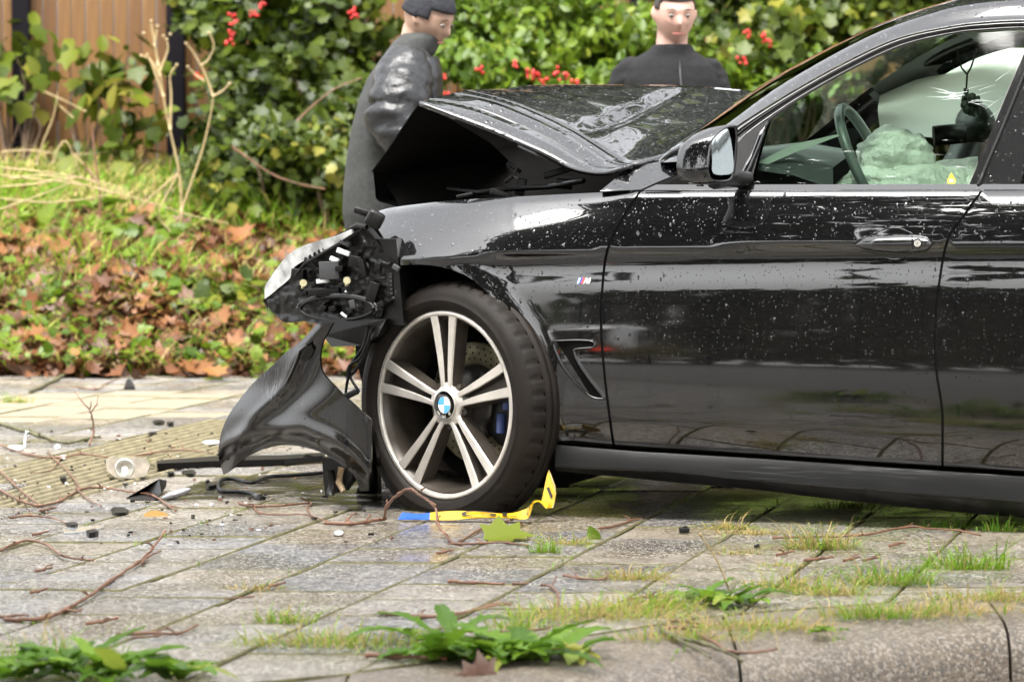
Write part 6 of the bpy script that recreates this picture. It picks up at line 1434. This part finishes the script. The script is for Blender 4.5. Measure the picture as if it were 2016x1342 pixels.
# grass tufts in the joints
def tuft(px, py, n, h, spread, label, tintm, seed, dry=.4, width=.0034, aspect=.5, name='grass_tuft', bendm=.8):
    rg2 = np.random.default_rng(seed); g = G(px, py); n = int(n * 2.2); a = rg2.random(n) * 2 * PI; r = spread * rg2.random(n) ** .75; jx = rg2.normal(size=n) * .012
    bs = np.stack([g.x + jx + 1.25 * r * np.cos(a), g.y + r * np.sin(a) * aspect, np.zeros(n)], 1)
    tn = np.where(rg2.random(n) < dry, .90 + .08 * rg2.random(n), np.clip(tintm + .12 * rg2.normal(size=n), 0, .8))
    out = np.stack([np.cos(a), np.sin(a), 0 * a], 1) * (r / spread)[:, None] * .8
    V, F_, t_ = blades(bs, h * (.40 + 1.35 * rg2.random(n) ** 1.8), width * (.5 + .6 * rg2.random(n)), (bendm + dry * .9) * (.5 + 1.6 * rg2.random(n)), rg2, tn, out)
    return T1(name, np_mesh(name, V, F_, t_), M['grass'], label, 'grass tuft', g)
TF = [(1615, 1080, 150, .085, .07, 'upright green and straw grass tuft on the slabs below the door handle', .35, .55), (1905, 1120, 130, .08, .09, 'bright green grass tuft at the right under the sill', .45, .15),
      (1755, 1150, 150, .075, .09, 'green grass tuft left of the bright one in the diagonal joint', .45, .25), (1560, 1160, 110, .07, .09, 'thin pale grass tuft beside the broad leaved weed', .6, .55),
      (1720, 1215, 140, .06, .11, 'low green grass on the kerb joint at right', .45, .35), (1850, 1205, 170, .05, .16, 'dry straw coloured grass along the right kerb joint', .5, .8),
      (1960, 1180, 150, .05, .12, 'mixed grass at the right end of the kerb joint', .5, .6), (1480, 1235, 220, .05, .16, 'brown dry grass along the kerb joint in front of the broad leaved weed', .55, .75),
      (1180, 1215, 240, .065, .17, 'large patch of yellow dry grass right of the dandelion plant', .68, .65), (1260, 1200, 120, .06, .12, 'dry grass joining the large yellow patch on its right', .65, .65), (1245, 1140, 110, .05, .08, 'brownish dry tuft in the joint above the yellow patch', .65, .7),
      (660, 1268, 200, .055, .17, 'yellowish grass patch left of the dandelion plant', .65, .5), (560, 1225, 60, .05, .06, 'small green tuft in the joint above the yellowish patch', .5, .2), (500, 1160, 40, .035, .05, 'dry wisp of grass lying in the joint at left', .6, .9),
      (1120, 1072, 60, .045, .05, 'tiny straw tuft behind the green leaf on the joint', .6, .7), (1075, 1088, 40, .05, .03, 'tiny green tuft right of the pale green leaf', .5, .2), (1435, 1040, 60, .045, .05, 'straw tuft with seed heads below the front door', .6, .75), (1480, 1050, 60, .035, .07, 'flattened straw right of the seed heads', .6, .95),
      (1540, 1115, 40, .03, .05, 'tiny tuft left of the dark bark strip', .6, .7), (1450, 1090, 30, .025, .04, 'sparse sprout on the dark slab', .6, .6), (1970, 1045, 50, .055, .05, 'dark green tuft in the shade of the sill', .15, .1), (1860, 1038, 50, .04, .06, 'mossy tuft at the top of the right diagonal joint', .15, .1), (30, 793, 70, .05, .05, 'small green tuft growing through the cream slab', .55, .4),
      (1665, 1000, 50, .05, .07, 'dark tuft under the car', .1, .2), (1350, 1258, 130, .045, .12, 'dry grass beside the lichen grey branch', .6, .6), (1640, 1170, 80, .06, .08, 'pale thin grass between the two green tufts', .6, .6), (1300, 1195, 60, .07, .05, 'tall thin blades right of the yellow patch', .65, .4), (130, 1300, 60, .10, .12, 'long thin blades among the bottom left weeds', .5, .2), (1030, 1240, 60, .08, .08, 'thin blades above the dandelion plant', .6, .3)]
for i, q in enumerate(TF): tuft(*q[:7], seed=100 + i, dry=q[7])
# moss lines in the joints
rg2 = np.random.default_rng(77); bs = []
for c in range(-6, 22):
    for _ in range(60):
        y = rg2.uniform(7.2, 11); x = -1.028 + CA * (y - 9.28) + c * SL
        if mnoise.noise((x * 3, y * 1.2, c * 3.1)) > .12: bs.append((x + rg2.normal() * .006, y, -.004))
bs = np.array(bs); n = len(bs)
V, F_, t_ = blades(bs, .012 + .02 * rg2.random(n), .003 + .002 * rg2.random(n), .6 + .5 * rg2.random(n), rg2, np.clip(.45 + .25 * rg2.normal(size=n), 0, 1))
tag(O('joint_moss', np_mesh('joint_moss', V, F_, t_), M['grass']), 'moss and tiny grass growing in the slab joints', 'moss', kind='stuff')

# broad leaved rosettes: each leaf its own part
def strap_leaf(L, W, teeth, bend, seed):
    rs = random.Random(seed); rows = []; ns = 13
    for i in range(ns + 1):
        t_ = i / ns; w_ = W * (math.sin(PI * min(1, t_ ** .8 * .92 + .06)) ** .8) * (1 + (teeth * (1 if i % 2 else -1)) * (t_ < .9))
        w_ = max(w_, .002); z = L * (.55 * t_ - bend * t_ * t_); y = L * t_ * (1 - .15 * bend * t_)
        rows.append([(-w_, y, z + w_ * .25 + rs.uniform(-.003, .003)), (-w_ * .5, y, z + w_ * .06), (0, y, z - w_ * .1), (w_ * .5, y, z + w_ * .06), (w_, y, z + w_ * .25 + rs.uniform(-.003, .003))])
    V = np.array([p for r in rows for p in r]); Fc = np.array([(i * 5 + j, i * 5 + j + 1, (i + 1) * 5 + j + 1, (i + 1) * 5 + j) for i in range(ns) for j in range(4)])
    return V, Fc
M['weed_leaf'] = leaf_mat('fresh_weed_leaf', [(0, (.05, .13, .010)), (.45, (.11, .23, .016)), (.85, (.20, .34, .03)), (.93, (.30, .34, .05)), (1, (.34, .24, .07))], .4, .4)
def rosette(px, py, n, L, W, teeth, label, seed, aspect=1.0, cat='weed', name='dandelion_plant'):
    rs = random.Random(seed); g = G(px, py); t_ = thing(name, label, cat, tuple(g))
    for k in range(n):
        l_ = L * rs.uniform(.6, 1.25); V, Fc = strap_leaf(l_, W * rs.uniform(.8, 1.25), teeth, rs.uniform(.25, .65), seed * 50 + k); me = np_mesh('leaf', V, Fc, np.full(len(V), rs.uniform(.1, .95))); me.materials.append(M['weed_leaf'])
        o = bpy.data.objects.new('leaf', me); COL.objects.link(o); o.parent = t_; a = 2 * PI * k / n + rs.uniform(-.3, .3)
        o.matrix_local = Matrix.Translation((rs.uniform(-.05, .05) * aspect, rs.uniform(-.02, .02), .004)) @ Matrix.Rotation(a, 4, 'Z') @ Matrix.Rotation(rs.uniform(-.15, .25), 4, 'X')
    return t_
rosette(960, 1300, 46, .155, .023, .42, 'big dandelion plant with toothed leaves at the bottom centre', 1, 2.4)
rosette(870, 1262, 5, .16, .017, .10, 'long smooth leaves rising behind the big dandelion plant', 2, 1.0)
rosette(1090, 1290, 14, .14, .024, .15, 'right part of the dandelion clump with wide wavy leaves', 3, 1.2)
rosette(130, 1330, 26, .14, .018, .10, 'bottom left weed with narrow pointed leaves', 4, 2.0)
rosette(270, 1338, 20, .14, .021, .12, 'second bottom left weed right of the pointed leaved one', 5, 2.0)
rosette(20, 1338, 14, .13, .018, .10, 'yellowish weed in the bottom left corner', 6, 1.2)
rosette(1430, 1190, 20, .115, .018, .05, 'low weed with smooth lance shaped leaves on the right slabs', 7, 1.6)
rosette(800, 1250, 8, .035, .009, .2, 'small round leaved sprout left of the dandelion plant', 8, .6)
rosette(1630, 1247, 9, .035, .010, .2, 'tiny bright green sprout on the kerb joint', 9, .6)
b = MB(); b.tube(dens3([tuple(Pg(1440, 1170, 1185)), tuple(Pg(1420, 1120, 1185)), tuple(Pg(1400, 1082, 1185)), tuple(Pg(1380, 1055, 1185))], 4), .0022, 5); b.sphere(Pg(1379, 1052, 1185), .005, 6, 5); T1('seed_stalk', b.mesh('s'), M['straw'], 'thin leaning plantain stalk above the lance leaved weed', 'stalk', G(1440, 1185))

# crumbs of glass and plastic strewn in front of the car
rg2 = np.random.default_rng(55); b = MB()
for _ in range(190):
    x, y = rg2.normal(330, 230), rg2.uniform(840, 1070)
    if y < 745: continue
    g = G(x, y, .004); s_ = .0035 + .006 * rg2.random() ** 2; a = rg2.random() * 6.28; k3 = [g + Vector((math.cos(a + q * 2.1) * s_, math.sin(a + q * 2.1) * s_ * 1.6, 0)) for q in range(3)]
    b.prism(k3, Vector((rg2.normal() * .001, 0, .002 + .004 * rg2.random())), int(rg2.integers(0, 4)))
tag(b.build('debris_crumbs', [M['plastic'], M['chip_white'], M['bark'], M['plastic']]), 'tiny crumbs of glass, plastic and bark strewn in front of the car', 'debris', kind='stuff')
# wet film under the front of the car
m, t, b_, o = newmat('water_film'); b_.inputs['Base Color'].default_value = (.012, .010, .008, 1); b_.inputs['Roughness'].default_value = .04; b_.inputs['Alpha'].default_value = .55
bump(t, b_, noise(t, texco(t), 60, 3), .15, .003); M['puddle'] = m
t.links.new(ramp(t, noise(t, texco(t, (1, 2.2, 1)), 7, 4), [(.40, (0, 0, 0)), (.55, (.85, .85, .85))]), b_.inputs['Alpha'])
pl = spl([(330, 985), (400, 945), (500, 935), (560, 935), (640, 930), (760, 940), (800, 985), (770, 1000), (735, 994), (700, 1003), (660, 990), (610, 992), (580, 978), (520, 974), (470, 977)], True, 5)
b = MB(); b.add([G(x, y, .0045) for x, y in pl], [list(range(len(pl)))]); tag(b.build('puddle', M['puddle']), 'dark puddle of fluid under the front of the car', 'puddle', kind='structure')

# ------------------------------------------------------------------ across the street, behind the camera: seen only as reflections in the wet paint
def street_tree(x, y, zc, rx, rz, n, label, seed, hgt):
    rg2 = np.random.default_rng(seed); t_ = thing('street_tree', label, 'tree', (x, y, -.13)); nb = 9
    ce = np.stack([x + rx * .7 * rg2.normal(size=nb) * .8, y + rx * .4 * rg2.normal(size=nb), zc + rz * .55 * rg2.normal(size=nb)], 1); k = rg2.integers(0, nb, n)
    po = ce[k] + rg2.normal(size=(n, 3)) * np.array([rx, rx, rz]) * .33
    O('crown', leaf_mesh('crown', po, rg2.normal(size=(n, 3)), .35 + .3 * rg2.random(n), LOBED, rg2, np.clip(.3 + .2 * rg2.normal(size=n), 0, 1)), M['ivy'], t_)['kind'] = 'stuff'
    b = MB(); b.tube([(x, y, -.13), (x + .05, y, hgt * .4), (x, y, zc)], [.22, .17, .10], 10)
    for q in ce: b.tube([(x, y, zc - rz * .6), tuple((Vector(q) + Vector((x, y, zc - rz * .3))) / 2), tuple(q)], [.09, .06, .02], 6)
    b.build('trunk', M['stem'], t_)
for i, (x, y, zc, rx, rz, n, lab) in enumerate(((-13.5, -7, 10.5, 4.0, 4.2, 4200, 'broad street tree across the road, mirrored in the front door'), (-20, -3, 10.5, 4, 4.4, 3600, 'street tree at the left end of the row across the road'), (-7, -8, 11, 3.4, 4.2, 3600, 'slim street tree across the road, right of the broad one'),
        (-8.5, .5, 11.0, 3.5, 4.2, 6000, 'plane tree at the near kerb left of the camera'), (-2.2, -2.5, 12.0, 3.2, 4.0, 4600, 'plane tree at the near kerb just behind the camera'), (4.2, -1.5, 12.0, 3.4, 4.2, 4200, 'plane tree at the near kerb right of the camera'),
        (1.5, 26, 6.0, 3.0, 2.2, 3800, 'leafy tree beyond the fence in the middle, above the picture'), (7, 25.5, 6.2, 3.2, 2.4, 3800, 'leafy tree beyond the fence at right, above the picture'))):
    street_tree(x, y, zc, rx, rz, n, lab, 300 + i, 8)
# clipped hedge along the far side of the road
for i, x in enumerate(np.arange(-27, 13, 4.0)):
    if i in (3, 6): continue
    rg2 = np.random.default_rng(400 + i); n = 1300
    t_ = thing('hedge', 'clipped hedge section %s across the road' % ('first', 'second', 'third', 'fourth', 'fifth', 'sixth', 'seventh', 'eighth', 'ninth', 'last')[i], 'hedge', (x, -9, -.13), 'hedge across the road')
    po = np.stack([x + 2.2 * (2 * rg2.random(n) - 1), -9 + .6 * rg2.normal(size=n), 2.3 * rg2.random(n) ** .7], 1)
    o = O('foliage', leaf_mesh('h', po, rg2.normal(size=(n, 3)), .3 + .2 * rg2.random(n), OVATE, rg2, np.clip(.35 + .2 * rg2.normal(size=n), 0, 1)), M['ivy'], t_); o['kind'] = 'stuff'

def parked_car(x, y, yaw, colour, label):
    R_ = Matrix.Rotation(yaw, 3, 'Z'); base = Vector((x, y, -.13)); t_ = thing('parked_car', label, 'car', tuple(base))
    prof = [(-2.05, .35, .55, .80), (-1.95, .28, .80, .84), (-1.2, .25, .92, .86), (-.6, .25, .96, .87), (.6, .25, .98, .87), (1.5, .25, .98, .86), (2.0, .30, .95, .82), (2.1, .38, .70, .78)]
    m1 = mat('parked_car_paint', colour, .2, coat=1); b = MB()
    b.grid([[base + R_ @ Vector((px_, sy, z)) for sy, z in ((-w_ * .9, z0), (-w_, z0 + .2), (-w_, z1 - .15), (-w_ * .93, z1), (0, z1 + .05), (w_ * .93, z1), (w_, z1 - .15), (w_, z0 + .2), (w_ * .9, z0))] for px_, z0, z1, w_ in prof]); b.build('body', m1, t_)
    b = MB(); b.grid([[base + R_ @ Vector((px_, sy, z)) for sy, z in ((-.80, .96), (-w_, zt - .06), (-w_ * .8, zt), (w_ * .8, zt), (w_, zt - .06), (.80, .96))] for px_, zt, w_ in ((-1.05, .98, .78), (-.45, 1.38, .66), (.1, 1.47, .64), (1.2, 1.42, .64), (1.95, 1.0, .74))]); b.build('cabin', M['gloss'], t_)
    for wx in (-1.3, 1.3):
        for sy in (-.82, .82):
            b = MB(); b.grid([[base + R_ @ Vector((wx + r * math.cos(a), sy + o_, .32 + r * math.sin(a))) for a in np.linspace(0, 2 * PI, 21)[:-1]] for r, o_ in ((.05, -.08), (.30, -.08), (.32, 0), (.30, .08), (.05, .08))], 0, True, True); b.build('wheel', M['rubber_seal'], t_)
    m, t, b_, o = newmat('lit_tail_lamp'); b_.inputs['Base Color'].default_value = (.5, .01, .01, 1); b_.inputs['Emission Color'].default_value = (1, .03, .02, 1); b_.inputs['Emission Strength'].default_value = .9
    for sy in (-.66, .66): b = MB(); b.box(base + R_ @ Vector((2.09, sy, .82)), (.06, .16, .07), R_, 0, .02); b.build('tail_lamp', m, t_)
parked_car(-10.8, -5.2, math.radians(68), (.20, .17, .015), 'yellow green parked car across the road with its tail lamps lit')
